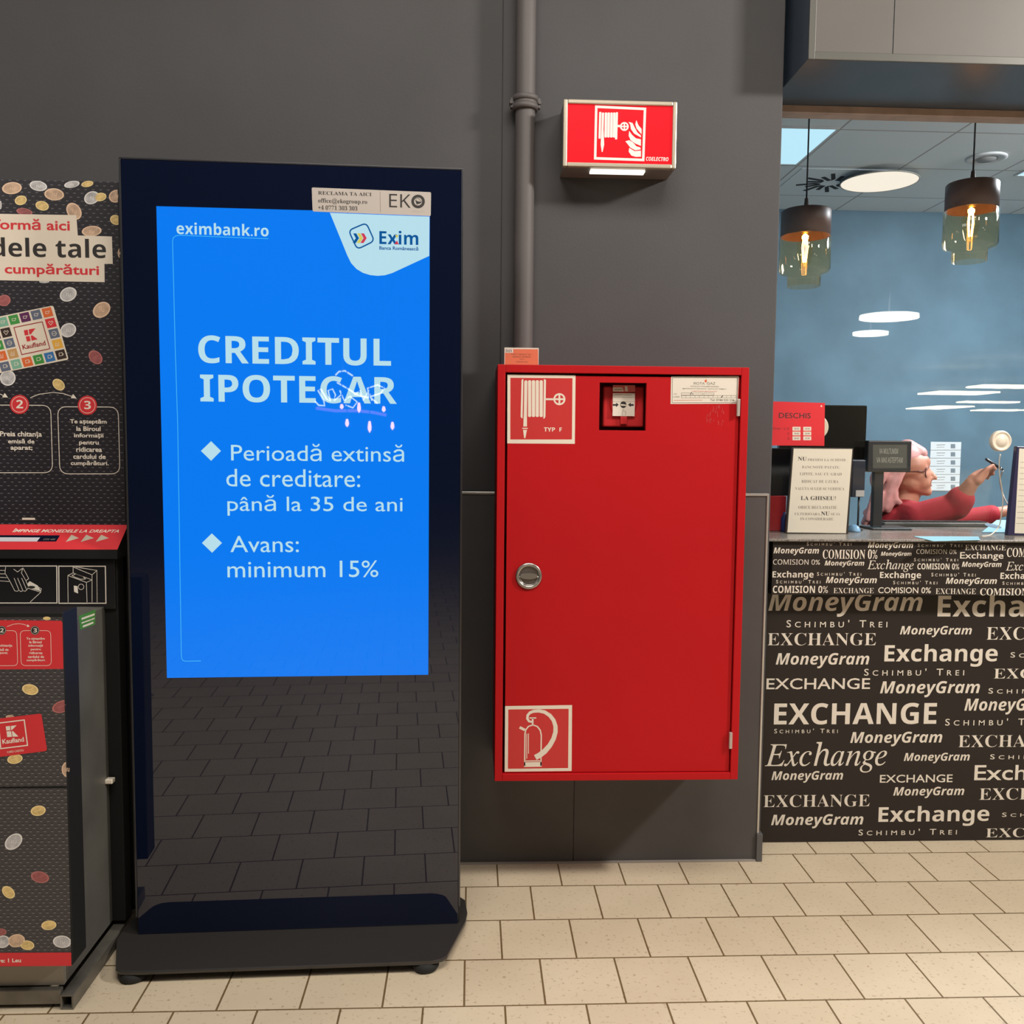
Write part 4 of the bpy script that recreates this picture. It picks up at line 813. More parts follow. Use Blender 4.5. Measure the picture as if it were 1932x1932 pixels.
# round intercom on the glass with its cable
pk = sgl.P(*V6(1652, 447)); rp = .0375; ivory = mat('ivory_plastic', srgb=(226, 212, 192), rough=.4)
ic = thing('intercom_puck', 'round ivory speaker stuck on the counter window with a hanging white cable', 'speaker', pk)
one(lambda m: m.lathe([(rp, 0), (rp, .010), (rp*.93, .016), (rp*.80, .017), (rp*.76, .0145), (rp*.55, .0145), (rp*.52, .0165), (0, .0168)], Vector((pk.x, FGY-.0006, pk.z)), ivory, (0, -1, 0), 44), 'housing', ic)
def cable(m):
    P = [sgl.P(*V6(*p)) for p in [(1645, 600), (1625, 690), (1620, 820), (1640, 1000), (1645, 1150), (1620, 1300), (1580, 1440)]]
    for k, p in enumerate(P): p.y = FGY-.010-.004*k
    e = SZ(CT+.0022).P(*V6(1535, 1540)); e2 = SZ(CT+.0022).P(*V6(1440, 1560)); P += [Vector((e.x, min(e.y, 3.10), CT+.0024)), Vector((e2.x, min(e2.y, 3.09), CT+.0024))]
    Q = []
    for k in range(len(P)-1):
        p0, p1, p2, p3 = P[max(0, k-1)], P[k], P[k+1], P[min(len(P)-1, k+2)]
        for j in range(6):
            u = j/6; Q.append(.5*((2*p1)+(p2-p0)*u+(2*p0-5*p1+4*p2-p3)*u*u+(3*p1-p0-3*p2+p3)*u**3))
    Q.append(P[-1]); m.tube(Q, .0021, ivory, 8)
one(cable, 'cable', ic)
dsk = MB(); dp = W(1541, 806, FGY+.0085); dsk.cyl((dp.x, FGY+.0085, dp.z), .043, .008, mat('ivory_disc', (.62, .56, .42), rough=.5), (0, 1, 0), 40, .002)
tag(dsk.build('round_disc', loc=dp), 'round ivory disc behind the glass, mostly hidden by the red sign', 'disc')
# sheets lying on the counter
def sheet(name, pts, mm, label, cat, th=.0006):
    m = MB(); sz_ = SZ(CT+.0004); m.prism([sz_.P(*V6(*p)) for p in pts], (0, 0, th), mm); o = m.build(name, loc=sum((sz_.P(*V6(*p)) for p in pts), Vector())/len(pts)); return tag(o, label, cat)
pbl = mat('pale_blue_paper', srgb=(150, 205, 225), rough=.5)
sheet('leaflet', [(870, 1618), (1420, 1604), (1400, 1566), (640, 1562)], pbl, 'pale blue leaflet lying flat on the counter edge', 'leaflet', .0012)
# customer display on a pole
DYp = 3.30; sdp = SY(DYp); db = SZ(CT).P(1658, 997)
dsy = thing('customer_display', 'small black customer display on a dark pole behind the window', 'display', (W(1658, 960, DYp+.02).x, DYp+.03, CT))
one(lambda m: pbox(m, *V6(100, 445), *V6(625, 808), DYp, .035, black_soft, .004), 'housing', dsy)
scr2 = mat('display_screen', (.085, .085, .075), rough=.2); m_ = MB(); m_.pp(sdp, [V6(165, 765), V6(565, 765), V6(565, 490), V6(165, 490)], scr2, .0008)
dtx = mat('display_text', (.34, .34, .28), rough=.5); m_.text(sdp, 'VA MULTUMIM', 'sr', V6(240, 595), V6(460, 535), dtx, .0014); m_.text(sdp, 'VA MAI ASTEPTAM', 'sr', V6(208, 700), V6(515, 638), dtx, .0014); m_.build('screen', dsy)
def pole(m):
    a, c = W(V6(180, 800)[0], 900, DYp+.012), W(V6(300, 800)[0], 900, DYp+.012); m.box((a.x, DYp+.010, CT+.008), (c.x-.002, DYp+.034, W(1650, 893, DYp).z+.01), black_soft, .003)
one(pole, 'pole', dsy)
one(lambda m: m.box((W(1640, 990, DYp).x, DYp-.03, CT+.0005), (W(1715, 990, DYp).x, DYp+.09, CT+.008), black_soft, .003), 'base', dsy)
# black monitor and boxes at the left end
KYm = 3.36
mo = thing('monitor', 'black monitor behind the window, right of the red opening hours sign', 'monitor', (W(1575, 900, KYm).x, KYm+.05, CT))
one(lambda m: pbox(m, 1470, 765, 1637, 866, KYm, .03, mat('black_gloss_plastic', (.012, .011, .009), rough=.12), .005), 'panel', mo)
one(lambda m: m.box((W(1552, 900, KYm).x, KYm+.031, CT+.012), (W(1592, 900, KYm).x, KYm+.05, W(1570, 830, KYm).z), black_soft, .003), 'stand', mo)
one(lambda m: m.box((W(1530, 900, KYm).x, KYm-.03, CT+.0005), (W(1600, 900, KYm).x, KYm+.11, CT+.012), black_soft, .003), 'foot', mo)
k1 = MB(); pbox(k1, 1440, 846, 1496, 940, 3.24, .10, black_soft, .003); rbx = MB()
pbox(rbx, 1436, 936, 1484, 993, 3.22, .12, mat('red_box_card', (.55, .03, .035), rough=.45), .002, CT+.0005)
rb = tag(rbx.build('red_box', loc=(W(1460, 965, 3.22).x, 3.28, CT)), 'small bright red box on the counter behind the glass next to the column', 'box')
bb_ = k1.bm
for v in bb_.verts:
    if v.co.z < W(1460, 900, 3.24).z: v.co.z = W(1460, 934.5, 3.22).z + .0012 if False else max(v.co.z, 0)
zr = W(1460, 936, 3.22).z
for v in bb_.verts:
    if v.co.z < zr+.03: v.co.z = zr + .0006 + (v.co.z-min(q.co.z for q in bb_.verts))*.0
tag(k1.build('black_box', loc=(W(1468, 900, 3.24).x, 3.29, zr)), 'black box stacked on the red box at the left end of the window', 'box')
bt = MB(); bc = W(1479, 985, 3.20); bt.lathe([(0, 0), (.011, 0), (.012, .004), (.012, .05), (.006, .06), (.006, .07), (0, .07)], (bc.x, 3.195, CT+.0005), mat('blue_plastic', (.02, .03, .14), rough=.4), n=24)
tag(bt.build('blue_bottle', loc=(bc.x, 3.195, CT)), 'small dark blue bottle between the red box and the white notice', 'bottle')
pt_ = thing('card_terminal', 'dark upright terminal with a pale label beside the white notice', 'terminal', (W(1619, 990, 3.26).x, 3.28, CT))
one(lambda m: pbox(m, 1606, 868, 1634, 938, 3.245, .024, mat('navy_plastic', (.015, .018, .03), rough=.4), .004), 'body', pt_)
one(lambda m: pbox(m, 1614.5, 925, 1631, 937, 3.2435, .0013, mat('label_grey', (.42, .40, .38), rough=.5)), 'label_sticker', pt_)
one(lambda m: m.tube([Vector((W(1619, 990, 3.26).x, 3.262, CT+.004)), Vector((W(1619, 990, 3.26).x, 3.262, W(1619, 937, 3.26).z)),], .0035, black_soft, 10), 'stem', pt_)
one(lambda m: m.cyl((W(1619, 990, 3.26).x, 3.262, CT+.0005), .018, .004, black_soft, n=28), 'foot', pt_)
ms = MB(); mc = SZ(CT).P(1613, 996); mc = Vector((W(1611, 990, 3.215).x, 3.215, CT+.0005))
bmesh.ops.create_uvsphere(ms.bm, u_segments=28, v_segments=16, radius=1); 
for v in ms.bm.verts: v.co = Vector((v.co.x*.022, v.co.y*.034, max(v.co.z, 0)*.026)) + mc
for f in ms.bm.faces: f.smooth = True
ms.mi(mat('pale_blue_gloss', srgb=(120, 165, 200), rough=.12)); tag(ms.build('computer_mouse', loc=mc), 'small glossy pale blue mouse beside the white notice', 'mouse')
# keyboard shelf, tray of paper
kb = thing('keyboard', 'dark grey keyboard lying at the back of the counter before the clerk', 'keyboard', (W(1765, 985, 3.44).x, 3.46, CT))
KZ = W(1765, 986, 3.42).z
one(lambda m: m.box((W(1668, 990, 3.42).x, 3.42, CT+.0005), (W(1868, 990, 3.42).x, 3.488, KZ), mat('dark_grey_plastic', (.07, .072, .068), rough=.45), .004), 'case', kb)
def keys(m):
    x0, x1 = W(1672, 990, 3.42).x, W(1864, 990, 3.42).x; n = 15
    for r in range(3):
        for k in range(n): m.box((x0+(x1-x0)*k/n+.002, 3.426+r*.02, KZ+.0003), (x0+(x1-x0)*(k+1)/n-.002, 3.426+r*.02+.016, KZ+.004), black_soft)
one(keys, 'keys', kb)
card = MB(); c0 = (1855, 999); szc = SZ(CT+.0005); yy0, yy1 = 3.19, 3.36
card.prism([Vector((W(1853, 990, yy0).x, yy0, CT+.0005)), Vector((W(1935, 990, yy0).x, yy0, CT+.0005)), Vector((W(1935, 985, yy1).x, yy1, CT+.03)), Vector((W(1880, 985, yy1).x, yy1, CT+.03))], (0, 0, .003), pbl)
so_ = Surf(Vector((W(1893, 990, yy0).x, yy0, CT+.0036)), (1, 0, 0), (0, yy1-yy0, .0295))
card.poly([so_.at(.025*math.cos(2*math.pi*k/24)+.012, .085+.035*math.sin(2*math.pi*k/24), .0004) for k in range(24)], mat('grey_blue_oval', srgb=(95, 120, 140), rough=.5))
tag(card.build('tissue_box', loc=(W(1893, 990, yy0).x, yy0, CT)), 'pale blue flat box with a dark oval opening, behind the intercom cable', 'box')

# ------------------------------------------------------------------ booth ceiling and back wall
sc3 = SZ(CZ)
def ceil_rect(x0, y0, x1, y1): return (x0, y0, x1, y1)
led_c = lit('led_cool', (188, 234, 250), 1.0); led_w = lit('led_warm', (252, 240, 220), .98)
for m in (led_c, led_w): m.node_tree.nodes['Principled BSDF'].inputs['Base Color'].default_value = (.03, .03, .03, 1)
pfr = mat('lamp_frame_white', (.55, .56, .57), rough=.5)
q1 = sc3.P(1584, 240); q2 = sc3.P(1507, 308)
lx1 = (q1.x+q2.x)/2
def square_led(x0, x1, y0, y1, label):
    t = thing('ceiling_panel_light', label, 'ceiling light', ((x0+x1)/2, (y0+y1)/2, CZ-.012), 'panel lights in the booth ceiling')
    def fr(m):
        f = .012
        for a, b_ in (((x0, y0), (x0+f, y1)), ((x1-f, y0), (x1, y1)), ((x0+f, y0), (x1-f, y0+f)), ((x0+f, y1-f), (x1-f, y1))): m.box((*a, CZ-.008), (*b_, CZ-.0005), pfr)
    one(fr, 'frame', t); one(lambda m: m.box((x0+.0121, y0+.0121, CZ-.005), (x1-.0121, y1-.0121, CZ-.0005), led_c), 'diffuser', t)
square_led(lx1-.6, lx1, q1.y, q1.y+.6, 'square cool white panel light in the booth ceiling beside the dark column')
q3 = sc3.P(1912, 330)
square_led(q3.x, q3.x+.6, q3.y-.6, q3.y, 'square white panel light in the booth ceiling at the right edge')
LZ = CZ-.035; scl = SZ(LZ); rl = scl.P(1659, 342); rr_ = (scl.P(1730, 342)-scl.P(1587, 342)).length/2
t = thing('round_ceiling_light', 'large round warm white light in the booth ceiling', 'ceiling light', (rl.x, rl.y, LZ))
one(lambda m: m.cyl((rl.x, rl.y, LZ), .05, CZ-.001-LZ, pfr, n=24), 'ceiling_mount', t)
one(lambda m: m.lathe([(0, -.0003), (rr_, -.0003), (rr_, -.006), (rr_-.006, -.0065), (rr_-.0065, -.004), (rr_-.0065, -.001)], (rl.x, rl.y, LZ), mat('lamp_rim_grey', (.3, .29, .26), rough=.5), n=64), 'rim', t)
one(lambda m: m.lathe([(0, -.005), (rr_-.0067, -.005), (rr_-.0067, -.001), (0, -.001)], (rl.x, rl.y, LZ), led_w, n=64, smooth=False), 'diffuser', t)
vp = sc3.P(1566, 344)
t = thing('air_vent', 'dark slotted swirl air vent beside the round ceiling light', 'air vent', (vp.x, vp.y, CZ-.004))
one(lambda m: m.box((vp.x-.27, vp.y-.27, CZ-.004), (vp.x+.27, vp.y+.27, CZ-.0006), mat('vent_plate', (.63, .69, .73), rough=.6), .001), 'plate', t)
for k in range(16):
    a = 2*math.pi*k/16; ca, sa = math.cos(a), math.sin(a)
    for r0, r1, w_ in ((.055, .165, .012),):
        P = [(r0, -w_), (r1+(.03 if k % 2 else -.02), -w_), (r1+(.03 if k % 2 else -.02), w_), (r0+.03*(k % 2), w_)]
        one(lambda m: m.prism([(vp.x+x*ca-(y+.02)*sa, vp.y+x*sa+(y+.02)*ca, CZ-.0062) for x, y in P], (0, 0, .0020), mat('vent_slot', (.012, .012, .014), rough=.8)), 'slot', t)
sp = sc3.P(1861, 297)
t = thing('ceiling_speaker', 'small round white ceiling speaker behind the right pendant cord', 'speaker', (sp.x, sp.y, CZ-.01))
one(lambda m: m.lathe([(.105, -.001), (.105, -.008), (.095, -.012), (.060, -.010), (.058, -.001)], (sp.x, sp.y, CZ), pfr, n=40), 'rim', t)
one(lambda m: m.lathe([(0, -.02), (.045, -.018), (.056, -.006), (.056, -.001), (0, -.001)], (sp.x, sp.y, CZ), mat('grey_grille', (.25, .25, .25), rough=.6), n=40), 'grille', t)
nl = SY(BY-.003)
t = MB(); t.box(nl.P(*V6(818, 1030)), nl.P(*V6(1200, 458))+Vector((.0, .002, 0)), mat('white_sheet', (.70, .74, .76), rough=.5))
for k in range(6):
    y0 = 470+k*95; t.line(nl, [V6(830, y0+82), V6(1192, y0+82)], .8, grey_ink, .0006); t.line(nl, [V6(910, y0+22), V6(1010, y0+20)], .9, grey_ink, .0006); t.line(nl, [V6(912, y0+50), V6(1000, y0+48)], .7, grey_ink, .0006)
    t.pp(nl, [V6(1075, y0+62), V6(1128, y0+62), V6(1128, y0+12), V6(1075, y0+12)], mat('sheet_block_print', (.20, .24, .27), rough=.6), .0006)
tag(t.build('price_list', loc=nl.P(1783, 880)), 'white six-row sheet on the blue wall beside the clerk\'s face', 'paper')
# added fill light that brightens the booth, out of view to the right
area('booth_fill', (3.4, 4.0, CZ-.05), (3.2, 4.6, .0), 1.0, .6, 150, (.90, .96, 1))

# ------------------------------------------------------------------ pendant lamps
amber = glass_mat('amber_glass', (1, .86, .64), 1.0, .035); clear = glass_mat('bulb_glass', (1, .95, .84), 1.0, .03)
cap_m = mat('brown_cap', srgb=(96, 78, 74), rough=.45, noise=.15, nscale=20); cord_m = mat('dark_cord', (.02, .022, .03), rough=.6)
fil_m = lit('filament', (255, 178, 84), 55)
def pendant(px, pytop, Y, label):
    p = W(px, pytop, Y); c = Vector((p.x, Y, p.z))          # centre of the cap top
    t = thing('pendant_lamp', label, 'pendant lamp', c, 'pendant lamps behind the counter window'); R0 = .0925
    one(lambda m: m.tube([c+Vector((0, 0, .045)), Vector((c.x, c.y, CZ-.001))], .0032, cord_m, 8), 'cord', t)
    one(lambda m: m.lathe([(0, .045), (.007, .045), (.009, .018), (.030, .012), (.052, .004), (R0-.004, -.001), (R0, -.006), (R0, -.098), (R0-.003, -.098), (R0-.003, -.008), (0, -.006)], c, cap_m, n=48), 'cap', t)
    one(lambda m: m.lathe([(R0-.001, -.0985), (R0+.003, -.103), (R0+.004, -.225), (R0-.004, -.238), (R0-.030, -.246), (R0-.031, -.288), (R0-.034, -.288)], c, amber, n=48), 'glass_shade', t)
    one(lambda m: m.lathe([(0, -.0065), (.018, -.0065), (.018, -.075), (.014, -.085), (0, -.085)], c, mat('brass_socket', (.30, .20, .08), rough=.35, metal=.8), n=24), 'socket', t)
    bl = one(lambda m: m.lathe([(.012, -.0855), (.016, -.10), (.029, -.125), (.030, -.16), (.022, -.20), (.012, -.215), (0, -.218)], c, clear, n=28), 'bulb', t)
    def fil(m):
        for k in range(4):
            a = k*math.pi/2; x, y = .006*math.cos(a), .006*math.sin(a); m.tube([c+Vector((x, y, -.09)), c+Vector((x*1.9, y*1.9, -.14)), c+Vector((x, y, -.195))], .0016, fil_m, 6)
        m.lathe([(0, -.086), (.012, -.096), (.012, -.106), (0, -.118)], c, fil_m, n=16)
    one(fil, 'filament', bl)
pendant(1521, 397, 3.50, 'left amber glass pendant lamp, hanging beside the dark column')
pendant(1835, 346, 3.40, 'right amber glass pendant lamp, in front of the ceiling speaker')

# ------------------------------------------------------------------ hall lamps and cafe lights seen as reflections in the glass
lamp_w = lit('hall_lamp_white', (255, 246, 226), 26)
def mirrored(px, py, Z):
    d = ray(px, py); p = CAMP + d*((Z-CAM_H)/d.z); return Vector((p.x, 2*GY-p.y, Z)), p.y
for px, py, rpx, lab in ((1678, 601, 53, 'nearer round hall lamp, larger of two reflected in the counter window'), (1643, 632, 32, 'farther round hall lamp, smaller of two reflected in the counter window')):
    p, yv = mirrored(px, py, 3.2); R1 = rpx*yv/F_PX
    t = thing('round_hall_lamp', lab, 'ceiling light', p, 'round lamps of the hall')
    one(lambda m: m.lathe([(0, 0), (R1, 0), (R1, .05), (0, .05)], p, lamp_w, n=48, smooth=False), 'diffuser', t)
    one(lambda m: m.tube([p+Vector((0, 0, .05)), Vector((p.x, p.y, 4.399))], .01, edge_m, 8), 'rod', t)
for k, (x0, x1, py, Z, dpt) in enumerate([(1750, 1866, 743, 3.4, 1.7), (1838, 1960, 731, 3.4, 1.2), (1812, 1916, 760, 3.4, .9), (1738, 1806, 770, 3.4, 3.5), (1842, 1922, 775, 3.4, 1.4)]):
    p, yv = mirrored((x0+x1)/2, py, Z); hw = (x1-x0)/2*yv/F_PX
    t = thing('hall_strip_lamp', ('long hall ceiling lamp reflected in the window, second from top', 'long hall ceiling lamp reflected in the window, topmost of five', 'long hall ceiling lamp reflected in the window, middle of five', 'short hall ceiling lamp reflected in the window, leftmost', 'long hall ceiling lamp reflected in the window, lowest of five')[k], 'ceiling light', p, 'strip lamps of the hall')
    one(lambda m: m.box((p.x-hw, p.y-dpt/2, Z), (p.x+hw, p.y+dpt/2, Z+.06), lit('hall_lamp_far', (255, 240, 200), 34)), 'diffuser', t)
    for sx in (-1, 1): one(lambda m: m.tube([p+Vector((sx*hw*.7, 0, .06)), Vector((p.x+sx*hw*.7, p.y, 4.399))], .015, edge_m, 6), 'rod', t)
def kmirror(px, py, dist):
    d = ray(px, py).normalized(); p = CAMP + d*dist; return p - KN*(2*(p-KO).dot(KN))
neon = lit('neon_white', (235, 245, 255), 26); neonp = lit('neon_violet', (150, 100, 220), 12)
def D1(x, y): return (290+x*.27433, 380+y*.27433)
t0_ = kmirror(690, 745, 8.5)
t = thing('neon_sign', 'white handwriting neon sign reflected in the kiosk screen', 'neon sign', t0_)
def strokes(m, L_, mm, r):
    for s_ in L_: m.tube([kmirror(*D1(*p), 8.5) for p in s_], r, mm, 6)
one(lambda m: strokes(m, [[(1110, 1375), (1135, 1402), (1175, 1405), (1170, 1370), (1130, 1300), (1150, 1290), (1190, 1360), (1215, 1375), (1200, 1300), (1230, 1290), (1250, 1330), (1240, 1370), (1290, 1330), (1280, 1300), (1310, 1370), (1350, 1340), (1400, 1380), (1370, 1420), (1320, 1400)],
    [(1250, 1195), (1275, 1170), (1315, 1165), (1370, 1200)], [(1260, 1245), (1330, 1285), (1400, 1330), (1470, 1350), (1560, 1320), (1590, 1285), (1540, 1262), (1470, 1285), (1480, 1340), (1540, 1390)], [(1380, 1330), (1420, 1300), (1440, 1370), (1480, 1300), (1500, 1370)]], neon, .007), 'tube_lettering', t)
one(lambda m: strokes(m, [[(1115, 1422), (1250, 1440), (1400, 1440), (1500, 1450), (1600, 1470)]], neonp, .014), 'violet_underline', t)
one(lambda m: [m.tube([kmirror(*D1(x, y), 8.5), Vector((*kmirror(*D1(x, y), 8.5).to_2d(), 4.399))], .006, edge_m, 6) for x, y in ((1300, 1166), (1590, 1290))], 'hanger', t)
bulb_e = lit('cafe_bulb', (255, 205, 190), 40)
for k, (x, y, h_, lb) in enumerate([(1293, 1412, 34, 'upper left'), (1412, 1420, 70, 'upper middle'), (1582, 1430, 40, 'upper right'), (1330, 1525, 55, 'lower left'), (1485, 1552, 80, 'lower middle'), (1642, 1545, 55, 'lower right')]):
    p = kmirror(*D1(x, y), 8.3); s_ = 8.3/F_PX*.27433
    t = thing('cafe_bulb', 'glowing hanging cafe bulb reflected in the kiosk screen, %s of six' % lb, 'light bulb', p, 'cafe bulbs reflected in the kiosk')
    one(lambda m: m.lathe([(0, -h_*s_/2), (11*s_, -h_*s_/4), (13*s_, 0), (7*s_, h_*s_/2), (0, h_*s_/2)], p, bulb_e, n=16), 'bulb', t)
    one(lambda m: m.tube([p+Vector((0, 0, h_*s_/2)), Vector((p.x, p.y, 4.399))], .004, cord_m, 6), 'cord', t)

# ------------------------------------------------------------------ the clerk
HX = 3.85
def capsule(bm, a, b_, ra, rb, n=14):
    a, b_ = Vector(a), Vector(b_); d = b_-a; q = d.to_track_quat('Z', 'Y').to_matrix() if d.length > 1e-6 else Matrix.Identity(3); prof = []
    for k in range(7): t = -math.pi/2+k*math.pi/12; prof.append((ra*math.cos(t), ra*math.sin(t)))
    for k in range(7): t = k*math.pi/12; prof.append((rb*math.cos(t), d.length+rb*math.sin(t)))
    rings = [[bm.verts.new(a + q @ Vector((max(r, 1e-5)*math.cos(2*math.pi*j/n), max(r, 1e-5)*math.sin(2*math.pi*j/n), h))) for j in range(n)] for r, h in prof]
    for A_, B_ in zip(rings, rings[1:]):
        for j in range(n): bm.faces.new((A_[j], A_[(j+1) % n], B_[(j+1) % n], B_[j]))
    bm.faces.new(rings[0][::-1]); bm.faces.new(rings[-1])
def solid(name, caps, mm, voxel, parent=None, loc=None, smooth=6, fix=None):
    bm = bmesh.new()
    for c_ in caps: capsule(bm, *c_)
    if fix: fix(bm)
    me = bpy.data.meshes.new('tmp'); bm.to_mesh(me); bm.free(); o = bpy.data.objects.new('tmp', me); COL.objects.link(o)
    r = o.modifiers.new('r', 'REMESH'); r.mode = 'VOXEL'; r.voxel_size = voxel; r.use_smooth_shade = True
    s_ = o.modifiers.new('s', 'SMOOTH'); s_.iterations = smooth; s_.factor = .5
    dg = bpy.context.evaluated_depsgraph_get(); dg.update(); ev = o.evaluated_get(dg); bm = bmesh.new(); bm.from_mesh(ev.to_mesh()); ev.to_mesh_clear()
    COL.objects.unlink(o); bpy.data.objects.remove(o)
    mb = MB(); mb.bm.free(); mb.bm = bm; mb.mats = [mm]
    for f in bm.faces: f.smooth = True; f.material_index = 0
    return mb.build(name, parent, loc)
skin = mat('skin', srgb=(182, 126, 104), rough=.5); sweat = mat('red_sweater', srgb=(156, 26, 42), rough=.8, bump=.2, bscale=60)
hair_m = mat('pink_blonde_hair', srgb=(196, 140, 138), rough=.5, noise=.25, nscale=25, bump=.5, bscale=70)
def w3(x, y, Y=HX): return W(x, y, Y)
def k_(px, Y=HX): return px*Y/F_PX
root = w3(1690, 1180); root.z = .55
def pt(x, y, dy=0.0): p = w3(x, y); return p + Vector((0, dy, 0))          # depth about the head plane
neck0, neck1 = pt(1716, 926), pt(1702, 962)
chest = pt(1692, 1002)
shn, shf = pt(1696, 972, -.165), pt(1702, 966, .165)
eln = w3(1803, 955, 3.62); wrn = w3(1833, 912, 3.56)
elf = w3(1800, 985, 4.08); wrf = w3(1888, 966, 4.02)
hipn, hipf = Vector((root.x, HX-.10, .56)), Vector((root.x, HX+.10, .56))
knn, knf = Vector((root.x+.42, HX-.12, .53)), Vector((root.x+.42, HX+.12, .53))
ann, anf = Vector((root.x+.38, HX-.12, .09)), Vector((root.x+.38, HX+.12, .09))
body = [(neck0, neck1, .050, .056), (neck1, chest, .062, .115), (shn, shf, .058, .058), (chest+Vector((0, -.07, 0)), chest+Vector((0, .07, 0)), .11, .11), (chest, Vector((root.x, HX, .80)), .115, .11),
        (Vector((root.x, HX-.05, .78)), Vector((root.x, HX-.06, .60)), .115, .12), (Vector((root.x, HX+.05, .78)), Vector((root.x, HX+.06, .60)), .115, .12),
        (shn, eln, .054, .044), (eln, wrn, .043, .028), (shf, elf, .052, .040), (elf, wrf, .040, .026), (hipn, knn, .085, .058), (hipf, knf, .085, .058), (knn, ann, .056, .036), (knf, anf, .056, .036),
        (ann+Vector((-.03, 0, -.05)), ann+Vector((.13, 0, -.055)), .035, .028), (anf+Vector((-.03, 0, -.05)), anf+Vector((.13, 0, -.055)), .035, .028)]
hc = pt(1712, 885); HR = Matrix.Rotation(math.radians(-31), 3, 'Z')          # the head looks along the counter, a little towards the glass
def hrot(p): return hc + HR @ (Vector(p)-hc) - Vector((.008, 0, 0))
def hd(x, y, r, x2=None, y2=None, r2=None, dy=0., dy2=None):
    a = pt(x, y, dy); b_ = pt(x2 if x2 else x, y2 if y2 else y, dy if dy2 is None else dy2); return (hrot(a), hrot(b_+Vector((1e-5, 0, 1e-5))), k_(r), k_(r2 if r2 else r))
head = [hd(1706, 882, 33, 1720, 880, 33, -.012), hd(1706, 882, 33, 1720, 880, 33, .012), hd(1716, 902, 30, 1726, 908, 26), hd(1726, 912, 20, 1746, 925, 10, -.02, 0), hd(1726, 912, 20, 1746, 925, 10, .02, 0), hd(1749, 927, 8.5), hd(1735, 900, 22, 1738, 908, 18, -.015), hd(1735, 900, 22, 1738, 908, 18, .015),
        hd(1740, 872, 15, 1740, 872, 15, -.012), hd(1740, 872, 15, 1740, 872, 15, .012), hd(1741, 896, 12, 1746, 910, 10, -.022, -.012), hd(1741, 896, 12, 1746, 910, 10, .022, .012), hd(1751, 885, 3.6, 1762, 901, 4.4), hd(1755, 902.5, 3.6, 1755, 902.5, 3.6, -.011), hd(1755, 902.5, 3.6, 1755, 902.5, 3.6, .011), hd(1752, 912.5, 3.6, 1752, 912.5, 3.6, -.012, .012), hd(1751, 918, 3.8, 1751, 918, 3.8, -.010, .010),
        hd(1747, 882, 4.5, 1747, 882, 4.5, -.040, .040), hd(1708, 888, 6, 1706, 900, 4, -.078), hd(1708, 888, 6, 1706, 900, 4, .078)]
# right hand: palm, four bent fingers and the thumb around the pen
hp = lambda x, y, dy=0.: w3(x+4, y-5, 3.56) + Vector((0, dy, 0))
hand = [(wrn, hp(1836, 910), .026, .029), (hp(1836, 910, -.020), hp(1848, 897, -.022), .022, .017), (hp(1836, 910, .020), hp(1847, 899, .020), .022, .017), (hp(1839, 906), hp(1849, 897), .024, .018)]
for k, (dy, kx, ky, mx, my, tx, ty) in enumerate([(-.030, 1847, 892, 1861, 884, 1866, 890), (-.011, 1849, 895, 1865, 889, 1867, 900), (.009, 1849, 899, 1865, 897, 1862, 908), (.027, 1847, 903, 1860, 905, 1855, 913)]):
    hand += [(hp(kx, ky, dy), hp(mx, my, dy), .0095, .0085), (hp(mx, my, dy), hp(tx, ty, dy), .0085, .0075)]
hand += [(hp(1836, 904, -.030), hp(1848, 889, -.040), .011, .009), (hp(1848, 889, -.040), hp(1860, 882, -.036), .009, .0075)]
fhp = lambda x, y, dy=0.: w3(x, y, 4.02) + Vector((0, dy, 0))
hand2 = [(wrf, fhp(1912, 962), .024, .027), (fhp(1906, 960, -.03), fhp(1916, 966, -.05), .011, .009)]
for dy in (-.030, -.010, .010, .028): hand2 += [(fhp(1912, 962, dy), fhp(1930, 963, dy*1.1), .011, .0085), (fhp(1930, 963, dy*1.1), fhp(1938, 972, dy*1.1), .0085, .0075)]
clerk = solid('person', body+head+hand+hand2, skin, .0055, None, root, 5)
tag(clerk, 'clerk with long pink-blonde hair, glasses and red sweater reaching out behind the window', 'person')
grow = lambda c_, g=.009: (c_[0], c_[1], c_[2]+g, c_[3]+g)
cuf = eln.lerp(wrn, .30); cuff2 = elf.lerp(wrf, .80)
sw = [grow((neck1+Vector((0, 0, -.03)), chest, .062, .118)), grow(body[2], .010), grow(body[3]), grow(body[4]), grow(body[5]), grow(body[6]), grow(body[7], .012), grow((eln, cuf, .046, .043), .012), grow(body[9], .012), grow((elf, cuff2, .041, .030), .012)]
solid('sweater', sw, sweat, .007, clerk, None, 4)
solid('trousers', [grow(b_) for b_ in body[11:15]] + [grow((hipn, hipf, .10, .10))], mat('dark_trousers', (.02, .02, .03), rough=.8), .009, clerk, None, 3)
random.seed(11)
hr = [hd(1712, 866, 32, 1690, 872, 36, -.014), hd(1712, 866, 32, 1690, 872, 36, .014), hd(1735, 856, 15, 1715, 846, 18, -.01), hd(1735, 856, 15, 1715, 846, 18, .012), hd(1690, 885, 32, 1676, 905, 28)]
for k in range(22):
    a = k/21; dy = -.085+.17*random.random(); px3 = lambda x, y: W(x, y, HX+dy); x0 = 1700-34*a; y0 = 880+8*random.random(); P = []
    for j in range(6):
        u = j/5; P.append(px3(x0-16*u-16*a*u+4*math.sin(u*9+k), y0+u*(78+26*random.random()*a)))
    for p, q in zip(P, P[1:]): hr.append((p, q, .017-.004*random.random(), .014))
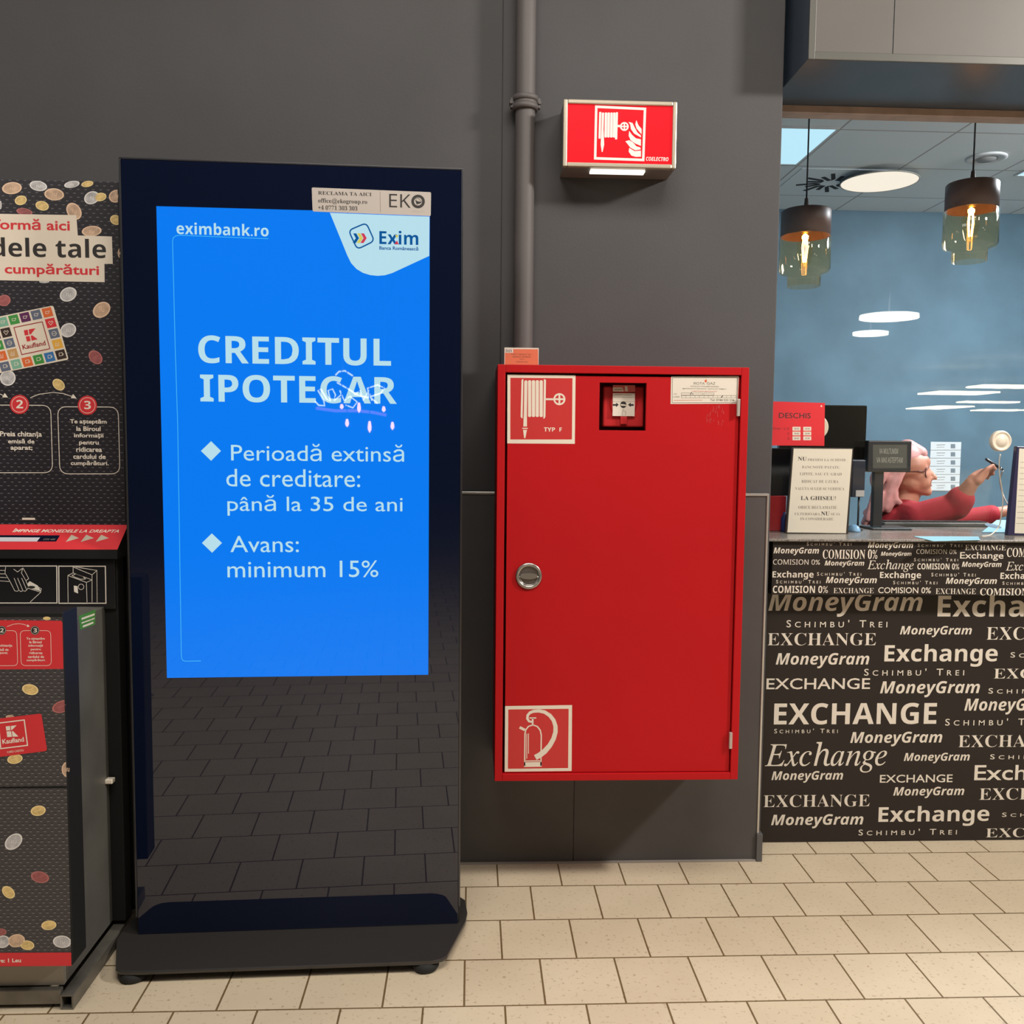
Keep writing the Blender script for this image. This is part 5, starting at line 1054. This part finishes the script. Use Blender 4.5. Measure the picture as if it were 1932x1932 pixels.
for p_ in ([(1708, 878), (1696, 905), (1686, 928), (1690, 943), (1698, 950)], [(1700, 880), (1686, 905), (1678, 930), (1672, 958)], [(1664, 885), (1652, 905), (1650, 930), (1643, 955), (1636, 980)], [(1672, 890), (1660, 915), (1656, 940), (1648, 975)]):
    Q = [W(x, y, HX-.085) for x, y in p_]
    for p, q in zip(Q, Q[1:]): hr.append((p, q, .015, .013))
solid('hair', hr, hair_m, .006, clerk, None, 3)
gf = mat('dark_red_glasses', (.09, .02, .025), rough=.3)
def gls(m):
    for s_ in (-1, 1):
        c = pt(1750, 891, .032*s_); P = [hrot(c+Vector((-.006*abs(math.cos(t)) if math.cos(t)*s_ > 0 else 0, .027*math.cos(t), .0225*math.sin(t)))) for t in [2*math.pi*k/24 for k in range(24)]]; m.tube(P, .0026, gf, 8, True)
        m.tube([hrot(c+Vector((-.006, .027*s_, .006))), hrot(pt(1735, 888, .077*s_)), hrot(pt(1708, 890, .083*s_))], .0020, gf, 6)
    m.tube([hrot(pt(1750, 889.5, -.006)), hrot(pt(1751.5, 888.5, 0)), hrot(pt(1750, 889.5, .006))], .0022, gf, 6)
one(gls, 'glasses', clerk)
for s_ in (-1, 1):
    fa = MB(); c = hrot(pt(1744.5, 890.5, .033*s_)); ax = HR @ Vector((1, 0, 0))
    fa.lathe([(0, .006), (.006, .005), (.0105, 0), (0, -.004)], c, mat('eye_white', (.62, .58, .54), rough=.3), ax, 16); fa.lathe([(0, .0075), (.005, .0065), (.0052, .004)], c, mat('iris_dark', (.03, .03, .035), rough=.2), ax, 14); fa.build('eye', clerk)
mo_ = MB(); mo_.tube([hrot(q) for q in (pt(1748, 915.3, -.024), pt(1754.5, 915, -.010), pt(1755.5, 915, 0), pt(1754.5, 915, .010), pt(1748, 915.3, .024))], [.001, .0024, .0028, .0024, .001], mat('lip_colour', srgb=(165, 92, 84), rough=.4), 6); mo_.build('lips', clerk)
# pen on a chain
pn = thing('counter_pen', 'dark pen on a beaded chain in the clerk\'s raised hand', 'pen', hp(1864, 881, -.024))
one(lambda m: m.tube([hp(1849, 870.5, -.024), hp(1851, 871.5, -.024), hp(1878, 889, -.024), hp(1882, 891.5, -.024)], [.003, .0055, .0055, .003], mat('pen_black', (.015, .015, .018), rough=.25), 12), 'barrel', pn)
one(lambda m: m.tube([hp(1876, 887.7, -.024), hp(1878.2, 889.2, -.024)], .0059, steel, 12), 'ring', pn)
def chain(m):
    P = [hp(1882, 891.5, -.024), w3(1886, 905, 3.54), w3(1889, 922, 3.52), w3(1895, 940, 3.50), w3(1903, 954, 3.48), w3(1907, 972, 3.46), Vector((w3(1908, 990, 3.45).x, 3.45, CT+.004))]
    Q = []
    for k in range(len(P)-1):
        for j in range(5): Q.append(P[k].lerp(P[k+1], j/5))
    Q.append(P[-1]); m.tube(Q, [.0022 if j % 2 else .0032 for j in range(len(Q))], steel, 8)
one(chain, 'chain', pn)
one(lambda m: m.cyl((w3(1908, 990, 3.45).x, 3.45, CT+.0005), .018, .006, black_soft, n=24), 'chain_base', pn)
# chair under the clerk
ch = thing('office_chair', 'dark office chair under the seated clerk, hidden behind the counter', 'chair', (root.x, HX, 0))
one(lambda m: m.box((root.x-.20, HX-.22, .395), (root.x+.22, HX+.22, .45), black_soft, .02), 'seat', ch)
one(lambda m: m.cyl((root.x, HX, .06), .025, .334, edge_m, n=20), 'column', ch)
def legs(m):
    for k in range(5): a = 2*math.pi*k/5+.3; m.tube([Vector((root.x, HX, .075)), Vector((root.x+.26*math.cos(a), HX+.26*math.sin(a), .045))], [.024, .016], black_soft, 8); m.cyl((root.x+.26*math.cos(a), HX+.26*math.sin(a), .0005), .022, .03, rubber, n=16)
one(legs, 'star_base', ch)
